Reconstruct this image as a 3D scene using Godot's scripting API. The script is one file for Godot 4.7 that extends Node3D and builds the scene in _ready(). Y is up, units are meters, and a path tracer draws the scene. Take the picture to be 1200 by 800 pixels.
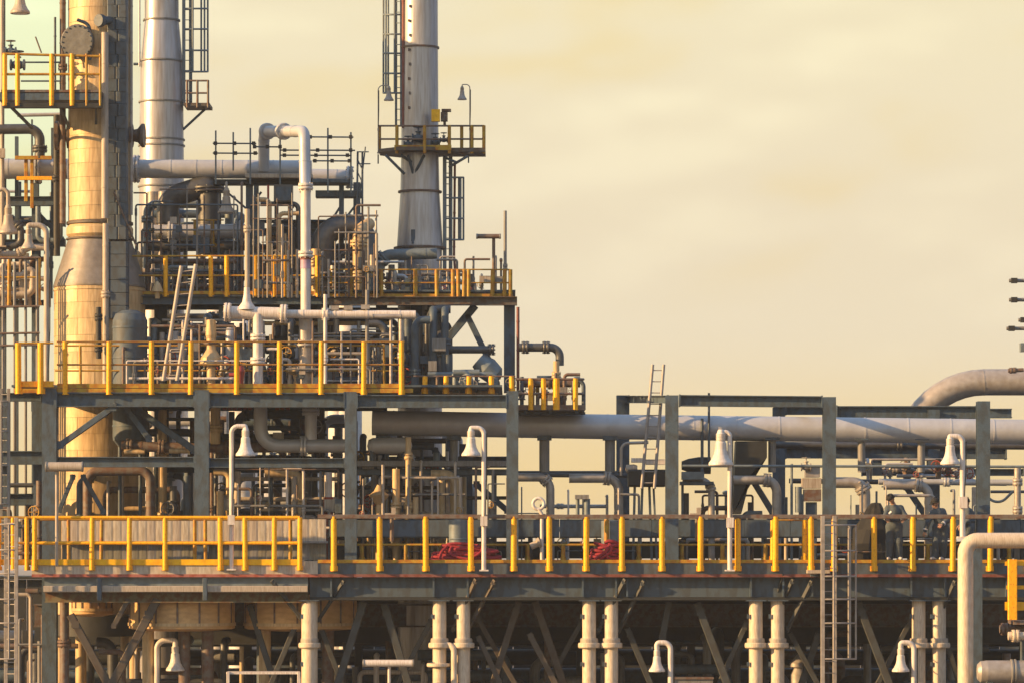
extends Node3D
# A refinery deck at golden hour: process columns, stacks, pipe racks and yellow railings, seen level from far away.
# Every position below is a survey point: P(x, y, z) takes the column and row read off the photograph and the real distance z
# behind the deck's front edge and gives metres (y up, ground at 0, deck floor at 9.44 m).
const D := 100.0
const K := 44.0
const EYE := 9.6
const ROW0 := 650.0
const DECK := 9.44
var used := {}
var mats := {}
var rng := RandomNumberGenerator.new()


class Shape:
	var v := PackedVector3Array()
	var n := PackedVector3Array()
	var ix := PackedInt32Array()

	func quad(a: Vector3, b: Vector3, c: Vector3, d: Vector3) -> void:
		var nn := (b - a).cross(c - a).normalized()
		if nn == Vector3.ZERO:
			nn = (c - a).cross(d - a).normalized()
		var k := v.size()
		for p in [a, b, c, d]:
			v.append(p); n.append(nn)
		for q in [0, 2, 1, 0, 3, 2]: ix.append(k + q)

	func box(c: Vector3, s: Vector3, bs := Basis.IDENTITY) -> void:
		var x := bs.x * s.x / 2; var y := bs.y * s.y / 2; var z := bs.z * s.z / 2
		quad(c - x - y + z, c + x - y + z, c + x + y + z, c - x + y + z)
		quad(c + x - y - z, c - x - y - z, c - x + y - z, c + x + y - z)
		quad(c + x - y + z, c + x - y - z, c + x + y - z, c + x + y + z)
		quad(c - x - y - z, c - x - y + z, c - x + y + z, c - x + y - z)
		quad(c - x + y + z, c + x + y + z, c + x + y - z, c - x + y - z)
		quad(c - x - y - z, c + x - y - z, c + x - y + z, c - x - y + z)

	# a box with its long edges chamfered, along local x
	func frame_of(a: Vector3, b: Vector3) -> Basis:
		var d := (b - a).normalized()
		var side := Vector3.RIGHT if absf(d.y) > 0.999 else d.cross(Vector3.UP).normalized()
		if absf(d.y) <= 0.999 and absf(d.x) > 0.3 and side.z < 0: side = -side
		return Basis(d, side, d.cross(side).normalized())

	func bar(a: Vector3, b: Vector3, w: float, h: float) -> void:
		# w: across (x for an upright, depth for a level bar), h: the other way
		var f := frame_of(a, b)
		var up := f.z
		var c := minf(w, h) * 0.1
		var prof := [[-w / 2 + c, -h / 2], [w / 2 - c, -h / 2], [w / 2, -h / 2 + c], [w / 2, h / 2 - c], [w / 2 - c, h / 2], [-w / 2 + c, h / 2], [-w / 2, h / 2 - c], [-w / 2, -h / 2 + c]]
		extrude(a, b, f.y, up, prof)

	func extrude(a: Vector3, b: Vector3, sx: Vector3, sy: Vector3, prof: Array) -> void:
		var m := prof.size()
		var d := b - a
		var flip := sx.cross(sy).dot(d) < 0
		for i in m:
			var p: Array = prof[i]; var q: Array = prof[(i + 1) % m]
			var p0 := a + sx * float(p[0]) + sy * float(p[1]); var q0 := a + sx * float(q[0]) + sy * float(q[1])
			if flip: quad(q0, p0, p0 + d, q0 + d)
			else: quad(p0, q0, q0 + d, p0 + d)
		for e in 2:
			var o := a if e == 0 else b
			var k := v.size()
			var nn := -d.normalized() if e == 0 else d.normalized()
			for p in prof:
				v.append(o + sx * float(p[0]) + sy * float(p[1])); n.append(nn)
			for i in range(1, m - 1):
				if (e == 0) != flip: ix.append_array(PackedInt32Array([k, k + i, k + i + 1]))
				else: ix.append_array(PackedInt32Array([k, k + i + 1, k + i]))

	# rolled H section; flanges face the camera on uprights and lie flat on level beams
	func beam(a: Vector3, b: Vector3, w: float, h: float) -> void:
		var f := frame_of(a, b)
		var t := minf(w, h) * 0.09
		var up := f.z
		for s in [-1.0, 1.0]:
			var o: Vector3 = up * (h / 2 - t / 2) * s
			extrude(a + o, b + o, f.y, up, [[-w / 2, -t / 2], [w / 2, -t / 2], [w / 2, t / 2], [-w / 2, t / 2]])
		var e := h / 2 - t + 0.002
		extrude(a, b, f.y, up, [[-t * 0.6, -e], [t * 0.6, -e], [t * 0.6, e], [-t * 0.6, e]])

	func tube(pts: Array, r: float, sides := 10, r1 := -1.0, closed := false) -> void:
		var m := pts.size()
		if m < 2: return
		var d: Vector3 = (pts[1] - pts[0]).normalized()
		var u := d.cross(Vector3.UP if absf(d.y) < 0.9 else Vector3.BACK).normalized()
		var k0 := v.size()
		for i in m:
			var t: Vector3
			if i == 0: t = pts[1] - pts[0]
			elif i == m - 1: t = pts[i] - pts[i - 1]
			else: t = (pts[i + 1] - pts[i]).normalized() + (pts[i] - pts[i - 1]).normalized()
			t = t.normalized()
			u = (u - t * u.dot(t)).normalized()
			var w := t.cross(u)
			var rr := r if r1 < 0 else lerpf(r, r1, float(i) / (m - 1))
			for j in sides:
				var an := TAU * j / sides
				var nn := u * cos(an) + w * sin(an)
				v.append(pts[i] + nn * rr); n.append(nn)
		for i in m - 1:
			for j in sides:
				var a := k0 + i * sides + j; var b := k0 + i * sides + (j + 1) % sides
				ix.append_array(PackedInt32Array([a, b + sides, b, a, a + sides, b + sides]))
		if closed: return
		for e in 2:
			var o: int = 0 if e == 0 else m - 1
			var dd: Vector3 = (pts[0] - pts[1]).normalized() if e == 0 else (pts[m - 1] - pts[m - 2]).normalized()
			var k := v.size()
			for j in sides:
				v.append(v[k0 + o * sides + j]); n.append(dd)
			for j in range(1, sides - 1):
				if e == 0: ix.append_array(PackedInt32Array([k, k + j, k + j + 1]))
				else: ix.append_array(PackedInt32Array([k, k + j + 1, k + j]))

	# profile of [radius, height] turned round an axis; flat facets of the profile, smooth round
	func lathe(o: Vector3, ax: Vector3, prof: Array, sides := 24, a0 := 0.0, a1 := TAU) -> void:
		var y := ax.normalized()
		var x := Vector3.RIGHT if absf(y.y) > 0.9 else y.cross(Vector3.UP).normalized()
		x = (x - y * x.dot(y)).normalized()
		var z := x.cross(y)
		var whole := a1 - a0 > TAU - 0.001
		for i in prof.size() - 1:
			var p: Array = prof[i]; var q: Array = prof[i + 1]
			var dr := float(q[0]) - float(p[0]); var dy := float(q[1]) - float(p[1])
			var k := v.size()
			for j in sides + 1:
				var an := a0 + (a1 - a0) * j / sides
				var e := x * cos(an) + z * sin(an)
				var nn := (e * dy - y * dr).normalized()
				v.append(o + e * float(p[0]) + y * float(p[1])); n.append(nn)
				v.append(o + e * float(q[0]) + y * float(q[1])); n.append(nn)
			for j in sides:
				var a := k + j * 2
				ix.append_array(PackedInt32Array([a, a + 3, a + 1, a, a + 2, a + 3]))

	func ring(o: Vector3, ax: Vector3, big: float, small: float, segs := 20, sides := 6) -> void:
		var y := ax.normalized()
		var x := Vector3.RIGHT if absf(y.y) > 0.9 else y.cross(Vector3.UP).normalized()
		var z := x.cross(y)
		var pts := []
		for i in segs + 1:
			var an := TAU * i / segs
			pts.append(o + (x * cos(an) + z * sin(an)) * big)
		tube(pts, small, sides, -1.0, true)

	func mesh(off: Vector3) -> ArrayMesh:
		var vv := PackedVector3Array(v)
		if off != Vector3.ZERO:
			for i in vv.size(): vv[i] -= off
		var arr := []
		arr.resize(Mesh.ARRAY_MAX)
		arr[Mesh.ARRAY_VERTEX] = vv; arr[Mesh.ARRAY_NORMAL] = n; arr[Mesh.ARRAY_INDEX] = ix
		var m := ArrayMesh.new()
		m.add_surface_from_arrays(Mesh.PRIMITIVE_TRIANGLES, arr)
		return m


func S(z: float) -> float: return (D - z) / D / K
func P(px: float, py: float, z: float) -> Vector3:
	var s := S(z)
	return Vector3((px - 600.0) * s, EYE + (ROW0 - py) * s, z)
func PA(a: Array) -> Vector3: return P(a[0], a[1], a[2])


func numbered(nm: String) -> String:
	if not used.has(nm):
		used[nm] = 0
		return nm
	used[nm] += 1
	return "%s_%03d" % [nm, used[nm]]


func thing(nm: String, label: String, category: String, at: Vector3, group := "") -> Node3D:
	var o := Node3D.new()
	o.name = numbered(nm)
	add_child(o)
	o.position = at
	o.set_meta("label", label); o.set_meta("category", category)
	if group: o.set_meta("group", group)
	return o


func world_of(p: Node) -> Vector3:
	var w := Vector3.ZERO
	while p is Node3D and p != self:
		w += p.position
		p = p.get_parent()
	return w


# one named mesh; the shape is in world metres, its node sits at the parent's origin
func part(nm: String, s: Shape, m: String, parent: Node, stuff := false) -> MeshInstance3D:
	var o := MeshInstance3D.new()
	o.name = nm
	o.mesh = s.mesh(world_of(parent))
	o.material_override = mats[m]
	parent.add_child(o, true)
	if stuff: o.set_meta("kind", "stuff")
	return o


func structure(nm: String, s: Shape, m: String) -> void:
	var o := part(numbered(nm), s, m, self)
	o.set_meta("kind", "structure")


# rounds the corners of a polyline
func bend(pts: Array, r: float, steps := 6) -> Array:
	if pts.size() < 3: return pts
	var out := [pts[0]]
	for i in range(1, pts.size() - 1):
		var a: Vector3 = pts[i - 1]; var c: Vector3 = pts[i]; var b: Vector3 = pts[i + 1]
		var u := (a - c).normalized(); var w := (b - c).normalized()
		var half := u.angle_to(w) / 2.0
		if half > 1.55 or half < 0.02:
			out.append(c); continue
		var t := minf(r / tan(half), minf((a - c).length(), (b - c).length()) * (0.98 if pts.size() == 3 else 0.49))
		var rr := t * tan(half)
		var o := c + (u + w).normalized() * (rr / sin(half))
		var p0 := c + u * t; var p1 := c + w * t
		for k in steps + 1:
			var q := (p0 - o).slerp(p1 - o, float(k) / steps)
			out.append(o + q)
	out.append(pts[pts.size() - 1])
	return out


func along(pts: Array, f: float) -> Array:
	var total := 0.0
	for i in pts.size() - 1: total += (pts[i + 1] - pts[i]).length()
	var want := total * f
	for i in pts.size() - 1:
		var l: float = (pts[i + 1] - pts[i]).length()
		if want <= l or i == pts.size() - 2:
			return [pts[i].lerp(pts[i + 1], clampf(want / maxf(l, 0.0001), 0, 1)), (pts[i + 1] - pts[i]).normalized()]
		want -= l
	return [pts[0], Vector3.UP]


func disc(s: Shape, p: Vector3, ax: Vector3, r: float, t: float, sides := 18) -> void:
	s.lathe(p - ax.normalized() * t / 2, ax, [[0.0, 0.0], [r * 0.94, 0.0], [r, t * 0.2], [r, t * 0.8], [r * 0.94, t], [0.0, t]], sides)


# a pipe run under a parent: pipe, flanges at the given fractions, straps
func run(parent: Node, pts: Array, r: float, m: String, flanges := [], straps := 0, br := -1.0, sides := 14) -> MeshInstance3D:
	var path := bend(pts, r * 2.2 if br < 0 else br, 7)
	var s := Shape.new()
	s.tube(path, r, sides)
	var o := part("pipe", s, m, parent)
	for f in flanges:
		var q := along(path, f)
		var g := Shape.new()
		disc(g, q[0] - q[1] * 0.045, q[1], r * 1.5, 0.07)
		disc(g, q[0] + q[1] * 0.045, q[1], r * 1.5, 0.07)
		for b in 8:
			var an := TAU * b / 8.0
			var e: Vector3 = q[1].cross(Vector3.UP if absf(q[1].y) < 0.9 else Vector3.BACK).normalized().rotated(q[1], an)
			g.tube([q[0] + e * r * 1.3 - q[1] * 0.11, q[0] + e * r * 1.3 + q[1] * 0.11], r * 0.12, 5)
		part("flange", g, m, parent)
	for i in straps:
		var q := along(path, (i + 0.5) / straps)
		var g := Shape.new()
		g.lathe(q[0] - q[1] * 0.02, q[1], [[r * 0.98, 0.0], [r + 0.008, 0.002], [r + 0.008, 0.038], [r * 0.98, 0.04]], sides)
		part("strap", g, m, parent)
	return o


func pipe(nm: String, label: String, pts: Array, rpx: float, m: String, flanges := [], straps := 0, br := -1.0) -> Node3D:
	var w := []
	for p in pts: w.append(PA(p))
	var low: Vector3 = w[0]
	for p in w:
		if p.y < low.y: low = p
	var t := thing(nm, label, "pipe", low)
	run(t, w, rpx * S(pts[0][2]), m, flanges, straps, br)
	return t


func valve(parent: Node, p: Vector3, ax: Vector3, r: float, m: String, wheel_m: String) -> void:
	var s := Shape.new()
	s.lathe(p - ax * r * 1.6, ax, [[0.0, 0.0], [r * 1.2, 0.0], [r * 1.2, r * 0.35], [r * 0.7, r * 0.5], [r * 1.0, r * 1.2], [r * 1.0, r * 2.0], [r * 0.7, r * 2.7], [r * 1.2, r * 2.85], [r * 1.2, r * 3.2], [0.0, r * 3.2]], 14)
	var up := Vector3.UP if absf(ax.y) < 0.8 else Vector3(-0.3, 0.0, 0.95).normalized()
	s.lathe(p, up, [[r * 0.5, 0.0], [r * 0.5, r * 1.5], [r * 0.8, r * 1.5], [r * 0.8, r * 1.8], [r * 0.18, r * 1.9], [r * 0.18, r * 3.2], [0.0, r * 3.2]], 10)
	var b := part("valve", s, m, parent)
	var h := Shape.new()
	var c := p + up * r * 2.9
	h.ring(c, up, r * 1.3, r * 0.14, 16, 5)
	var e := up.cross(Vector3.RIGHT if absf(up.x) < 0.8 else Vector3.BACK).normalized()
	for k in 2:
		var q := e.rotated(up, PI / 2 * k)
		h.tube([c - q * r * 1.3, c + q * r * 1.3], r * 0.1, 5)
	part("handwheel", h, wheel_m, b)


# a steel frame: rows of [name, x0, y0, z0, x1, y1, z1, width, height] (pixels of the survey for w, h)
func steel(nm: String, label: String, cat: String, rows: Array, m: String) -> Node3D:
	var low := PA([rows[0][1], rows[0][2], rows[0][3]])
	for r in rows:
		for q in [PA([r[1], r[2], r[3]]), PA([r[4], r[5], r[6]])]:
			if q.y < low.y: low = q
	var t := thing(nm, label, cat, low)
	for r in rows:
		var a := PA([r[1], r[2], r[3]]); var b := PA([r[4], r[5], r[6]])
		var k := S((r[3] + r[6]) / 2.0)
		var s := Shape.new()
		if r[0] == "brace" or r[0] == "bracket": s.bar(a, b, r[7] * k, r[8] * k)
		else: s.beam(a, b, r[7] * k, r[8] * k)
		part(r[0], s, m, t)
		if r[0] == "beam" and absf(r[4] - r[1]) > 40:
			for e in [0.004, 0.996]:
				var g := Shape.new(); var c := a.lerp(b, e)
				g.box(c, Vector3(0.03, r[8] * k * 1.12, r[7] * k * 1.1))
				part("end_plate", g, m, t)
		if r[0] == "column" and r[2] > 600:
			var g := Shape.new(); g.box(Vector3(a.x, maxf(a.y, 0.0) + 0.02, a.z), Vector3(r[7] * k * 1.9, 0.04, r[8] * k * 1.9)); part("base_plate", g, m, t)
		# bolted end plates
		if r[0] == "brace":
			for e in [0.06, 0.94]:
				var g := Shape.new()
				var c := a.lerp(b, e)
				g.box(c + Vector3(0, 0, r[7] * k * 0.5 + 0.006), Vector3(r[7] * k * 1.25, r[7] * k * 1.25, 0.02))
				part("gusset", g, m, t)
	return t


# a straight railing along x at depth z. o: x0, x1, top, bot, toe (y of plate top/bottom or []), mids [], posts [], r post px, back (depth of end returns)
func railing(label: String, z: float, o: Dictionary, group := "") -> Node3D:
	var k := S(z)
	var pm: String = o.get("post_m", "yellow"); var rm: String = o.get("rail_m", "yellow_worn")
	var t := thing("railing", label, "railing", P(o.x0, o.bot, z), group)
	var pr: float = o.get("r", 2.6) * k
	for x in o.posts:
		var s := Shape.new()
		var a := P(x, o.bot, z); var b := P(x, o.top, z) + Vector3(rng.randf_range(-0.014, 0.014), rng.randf_range(-0.008, 0.004), rng.randf_range(-0.02, 0.01))
		if o.get("flat", false):
			s.bar(a, b, pr * 2.0, pr * 1.5)
		else:
			s.tube([a, b], pr, 10)
		# base bracket
		s.box(a + Vector3(0, pr * 0.9, -pr * 1.2), Vector3(pr * 2.6, pr * 1.8, pr * 1.2))
		part("post", s, pm, t)
	var rr: float = o.get("rr", 1.6) * k
	var lines := [["top_rail", o.top]]
	for y in o.get("mids", []): lines.append(["mid_rail", y])
	var back: float = o.get("back", 0.0)
	for l in lines:
		var s := Shape.new()
		var q := [P(o.x0, l[1], z), P(o.x1, l[1], z)]
		if back > 0.0:
			q = [q[0] + Vector3(0, 0, -back), q[0], q[1], q[1] + Vector3(0, 0, -back)]
		if o.get("square", false) and l[0] == "top_rail": s.bar(q[0], q[1], rr * 2.0, rr * 2.0)
		else: s.tube(bend(q, 0.12, 3), rr, 8)
		part(l[0], s, o.get("top_m", rm) if l[0] == "top_rail" else rm, t)
	if o.has("toe"):
		var s := Shape.new()
		var y0 := P(0, o.toe[0], z).y; var y1 := P(0, o.toe[1], z).y
		var c := (P(o.x0, 0, z) + P(o.x1, 0, z)) / 2
		s.bar(Vector3(P(o.x0, 0, z).x, (y0 + y1) / 2, z - pr - 0.012), Vector3(P(o.x1, 0, z).x, (y0 + y1) / 2, z - pr - 0.012), 0.012, y0 - y1)
		part("toe_plate", s, o.get("toe_m", rm), t)
	if back > 0.0:
		var nb := int(ceil(back / 1.4))
		for x in [o.x0, o.x1]:
			for i in range(1, nb + 1):
				var s := Shape.new()
				var a := P(x, o.bot, z) + Vector3(0, 0, -back * i / nb)
				s.tube([a, a + Vector3(0, P(x, o.top, z).y - a.y, 0)], pr, 8)
				part("post", s, pm, t)
	return t


# bell floodlight on a gooseneck pole: bell centre x, bell bottom y, bell height px, pole x, pole foot y, top of bend y
func lamp(label: String, bx: float, by: float, h: float, px: float, foot: float, top: float, z: float, pole_r := 2.7, m := "white_paint") -> Node3D:
	var k := S(z)
	var t := thing("gooseneck_lamp", label, "lamp", P(px, foot, z), "bell floodlights on gooseneck poles")
	var s := Shape.new()
	var pts := [P(px, foot, z), P(px, top, z), P(bx, top, z), P(bx, by - h * 0.95, z)]
	s.tube(bend(pts, absf(px - bx) * k * 0.48, 8), pole_r * k, 10)
	s.box(P(px, foot, z) + Vector3(0, 0.02, 0), Vector3(pole_r * k * 4.0, 0.04, pole_r * k * 4.0))
	part("pole", s, m, t)
	var j := Shape.new()
	j.box(P(px, lerpf(foot, top, 0.35), z) + Vector3(0, 0, pole_r * k * 1.6), Vector3(pole_r * k * 3.0, pole_r * k * 4.2, pole_r * k * 1.6))
	part("junction_box", j, m, t)
	var cb := Shape.new()
	var cx := pole_r * k * 1.25
	var cy := lerpf(foot, top, 0.35)
	cb.tube(bend([P(px, cy, z) + Vector3(cx * 0.3, 0.1, pole_r * k * 1.3), P(px, lerpf(cy, top, 0.45), z) + Vector3(cx, 0, 0.01), P(px, top + 6, z) + Vector3(cx, 0, 0.01)], 0.1), 0.014, 6)
	part("cable", cb, "black_steel", t)
	bell(t, P(bx, by, z), h * k, m)
	return t


# bell floodlight hanging from a short rod
func hanging_lamp(label: String, bx: float, by: float, h: float, top: float, z: float, m: String) -> void:
	var t := thing("hanging_lamp", label, "lamp", P(bx, by, z))
	var s := Shape.new(); s.tube([P(bx, by - h * 0.95, z), P(bx, top, z), P(bx, top, z - 1.2)], 1.6 * S(z), 8); part("rod", s, m, t)
	bell(t, P(bx, by, z), h * S(z), m)


func bell(t: Node, o: Vector3, hh: float, m: String) -> void:
	var b := Shape.new()
	var prof := []
	for q in [[0.0, 1.0], [0.07, 1.0], [0.09, 0.97], [0.11, 0.9], [0.125, 0.89], [0.125, 0.66], [0.155, 0.62], [0.165, 0.45], [0.2, 0.3], [0.265, 0.17], [0.335, 0.08], [0.345, 0.02], [0.335, 0.0], [0.29, 0.0], [0.24, 0.07], [0.0, 0.1]]:
		prof.append([q[0] * hh, q[1] * hh])
	prof.reverse()
	b.lathe(o, Vector3.UP, prof, 22)
	var sh := part("lamp_shade", b, m, t)
	var c := Shape.new()
	for i in 5:
		c.lathe(o + Vector3(0, hh * (0.7 + i * 0.04), 0), Vector3.UP, [[0.12 * hh, 0.0], [0.145 * hh, 0.004 * hh], [0.145 * hh, 0.012 * hh], [0.12 * hh, 0.016 * hh]], 18)
	part("cooling_fins", c, m, sh)
	var g := Shape.new()
	g.lathe(o + Vector3(0, 0.012 * hh, 0), Vector3.UP, [[0.0, -0.05 * hh], [0.15 * hh, -0.035 * hh], [0.26 * hh, 0.0], [0.0, 0.01 * hh]], 18)
	part("lens", g, "lens", t)


# tubular strip light on its bracket pole
func strip_lamp(label: String, x0: float, x1: float, y: float, px: float, foot: float, z: float, rpx: float, m := "white_paint") -> void:
	var k := S(z)
	var t := thing("strip_lamp", label, "lamp", P(px, foot, z), "tube lights on thin poles")
	var s := Shape.new()
	s.tube([P(px, foot, z), P(px, y, z)], 1.9 * k, 8)
	part("pole", s, m, t)
	var b := Shape.new()
	b.tube([P(x0, y, z + 0.06), P(x1, y, z + 0.06)], rpx * k, 12)
	part("lamp_body", b, m, t)
	var e := Shape.new()
	for x in [x0, x1]: disc(e, P(x, y, z + 0.06), Vector3.RIGHT, rpx * k * 1.12, 0.05)
	part("end_cap", e, "grey_paint", t)


# ladder (rails x1/z1 and x2/z2) from y0 (top) to y1 (foot) with safety hoops bulging towards bulge (x px)
func cage_ladder(label: String, x1: float, z1: float, x2: float, z2: float, y0: float, y1: float, bulge: float, hoops: Array, m: String, rail_r := 2.0, strips := 4) -> void:
	var t := thing("cage_ladder", label, "ladder", P(x1, y1, z1))
	var k := S(z1)
	for q in [[x1, z1], [x2, z2]]:
		var s := Shape.new()
		s.bar(P(q[0], y1, q[1]), P(q[0], y0, q[1]), rail_r * 2 * k, rail_r * 1.4 * k)
		part("rail", s, m, t)
	var h := P(0, y0, z1).y - P(0, y1, z1).y
	var nr := int(h / 0.3)
	for i in nr:
		var s := Shape.new()
		var f := (i + 0.5) / nr
		var y := lerpf(y1, y0, f)
		s.tube([P(x1, y, z1), P(x2, y, z2)], 0.014, 6)
		part("rung", s, m, t)
	if hoops.is_empty(): return
	var arcs := []
	for hy in hoops:
		var a := P(x1, hy, z1); var b := P(x2, hy, z2)
		var mid := (a + b) / 2
		var out_v := P(bulge, hy, (z1 + z2) / 2) - mid
		var half := (a - b) / 2
		var pts := []
		for i in 13:
			var an := PI * i / 12.0
			pts.append(mid + half * cos(an) * (1.0 + 0.9 * sin(an)) + out_v * sin(an))
		var s := Shape.new()
		s.tube(pts, 1.15 * k, 6)
		part("hoop", s, m, t)
		arcs.append(pts)
	for i in strips:
		var idx := int(round(2 + i * 8.0 / maxf(strips - 1, 1)))
		var s := Shape.new()
		var line := []
		for a in arcs: line.append(a[idx])
		s.tube(line, 1.15 * k, 6)
		part("cage_strip", s, m, t)


# a cluster of process pipework standing on one skid: uprights, cross runs, valves, boxes (all parts of it)
func cluster(label: String, nm: String, x0: float, x1: float, y0: float, y1: float, z0: float, z1: float, seed_n: int, nv: int, nh: int, nval: int, ms: Array, rmin := 1.4, rmax := 4.0) -> void:
	var g := RandomNumberGenerator.new()
	g.seed = seed_n
	var t := thing(nm, label, "pipework", P((x0 + x1) / 2, y1, (z0 + z1) / 2))
	for i in nv:
		var x := lerpf(x0, x1, (i + g.randf_range(0.15, 0.85)) / nv)
		var z := g.randf_range(z0, z1)
		var top := lerpf(y0, y1, pow(g.randf(), 1.6) * 0.6)
		var r := g.randf_range(rmin, rmax) * S(z)
		var m: String = ms[g.randi() % ms.size()]
		var pts := [P(x, y1, z), P(x, top, z)]
		var kind := g.randi() % 4
		if kind == 0:
			var dx := g.randf_range(14, 34) * (1.0 if g.randf() > 0.5 else -1.0)
			dx = clampf(x + dx, x0, x1) - x
			if absf(dx) > 8: pts.append(P(x + dx, top, z))
		elif kind == 1:
			pts.append(P(x, top, z) + Vector3(0, 0, -g.randf_range(0.5, 1.5)))
		run(t, pts, r, m, [g.randf_range(0.15, 0.5)] if g.randf() > 0.4 else [], 0, -1.0, 10)
		if nval > 0 and g.randf() < float(nval) / nv:
			valve(t, P(x, lerpf(y1, top, g.randf_range(0.3, 0.7)), z), Vector3.UP, r * 1.2 + 0.02, m, ["red_paint", "grey_paint", "yellow_worn"][g.randi() % 3])
	for i in nh:
		var y := lerpf(y0, y1, (i + g.randf_range(0.1, 0.9)) / nh)
		var z := g.randf_range(z0, z1)
		var a := lerpf(x0, x1, g.randf() * 0.35); var b := lerpf(x0, x1, 1.0 - g.randf() * 0.35)
		var r := g.randf_range(rmin, rmax) * S(z)
		var m: String = ms[g.randi() % ms.size()]
		var pts := [P(a, y, z), P(b, y, z)]
		if g.randf() > 0.35: pts.append(P(b, y1, z))
		if g.randf() > 0.6: pts.push_front(P(a, y1, z))
		run(t, pts, r, m, [0.3] if g.randf() > 0.5 else [], 0, -1.0, 10)
	for i in int((nv + nh) / 4.0):
		var s := Shape.new()
		var z := g.randf_range(z0, z1)
		s.box(P(g.randf_range(x0, x1), lerpf(y0, y1, g.randf_range(0.3, 0.9)), z), Vector3(g.randf_range(0.12, 0.4), g.randf_range(0.15, 0.45), g.randf_range(0.1, 0.25)))
		part("junction_box", s, ["grey_paint", "dark_steel", "cream_paint"][g.randi() % 3], t)


# curved cladding sheets round an upright shell
func cladding(t: Node, cx: float, cz: float, y0: float, y1: float, r0: float, r1: float, rows: int, cols: int, names: Array, g: RandomNumberGenerator) -> void:
	for i in rows:
		for j in cols:
			var s := Shape.new()
			var ya := lerpf(y0, y1, float(i) / rows) + 0.004; var yb := lerpf(y0, y1, float(i + 1) / rows) - 0.004
			var lift := g.randf_range(0.0, 0.006)
			var ra := lerpf(r0, r1, float(i) / rows) + lift; var rb := lerpf(r0, r1, float(i + 1) / rows) + lift - 0.004
			var w := TAU / cols
			var a0 := (j + 0.5 * (i % 2)) * w + 0.004; var a1 := a0 + w - 0.008
			s.lathe(Vector3(cx, 0, cz), Vector3.UP, [[ra - 0.012, ya], [ra, ya], [rb, yb], [rb - 0.012, yb]], 4, a0, a1)
			part("cladding_sheet", s, names[g.randi() % names.size()], t)


func noise_tex(seed_n: int, freq: float, lo: Color, hi: Color, size := 512, kind := FastNoiseLite.TYPE_SIMPLEX_SMOOTH, spread := 0.35) -> NoiseTexture2D:
	var f := FastNoiseLite.new()
	f.noise_type = kind; f.seed = seed_n; f.frequency = freq
	f.fractal_type = FastNoiseLite.FRACTAL_FBM; f.fractal_octaves = 5; f.fractal_gain = 0.55
	var g := Gradient.new()
	g.offsets = PackedFloat32Array([0.0, 0.5 - spread, 0.5 + spread, 1.0]); g.colors = PackedColorArray([lo, lo.lerp(hi, 0.35), hi, hi])
	var t := NoiseTexture2D.new()
	t.width = size; t.height = size; t.seamless = true; t.noise = f; t.color_ramp = g
	return t


func bump_tex(seed_n: int, freq: float, strength: float) -> NoiseTexture2D:
	var f := FastNoiseLite.new()
	f.seed = seed_n; f.frequency = freq; f.fractal_octaves = 4
	var t := NoiseTexture2D.new()
	t.width = 512; t.height = 512; t.seamless = true; t.noise = f; t.as_normal_map = true; t.bump_strength = strength
	return t


# linear base colour, roughness, metal, wear texture, its scale
func mat(nm: String, lin: Color, rough: float, metal: float, tex: Texture2D, sc: Vector3, bump: Texture2D = null, bs := 0.4) -> StandardMaterial3D:
	var m := StandardMaterial3D.new()
	m.albedo_color = lin.linear_to_srgb()
	m.roughness = rough; m.metallic = metal
	m.uv1_triplanar = true; m.uv1_world_triplanar = true; m.uv1_scale = sc
	if tex: m.albedo_texture = tex
	if bump:
		m.normal_enabled = true; m.normal_texture = bump; m.normal_scale = bs
	mats[nm] = m
	return m


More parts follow.
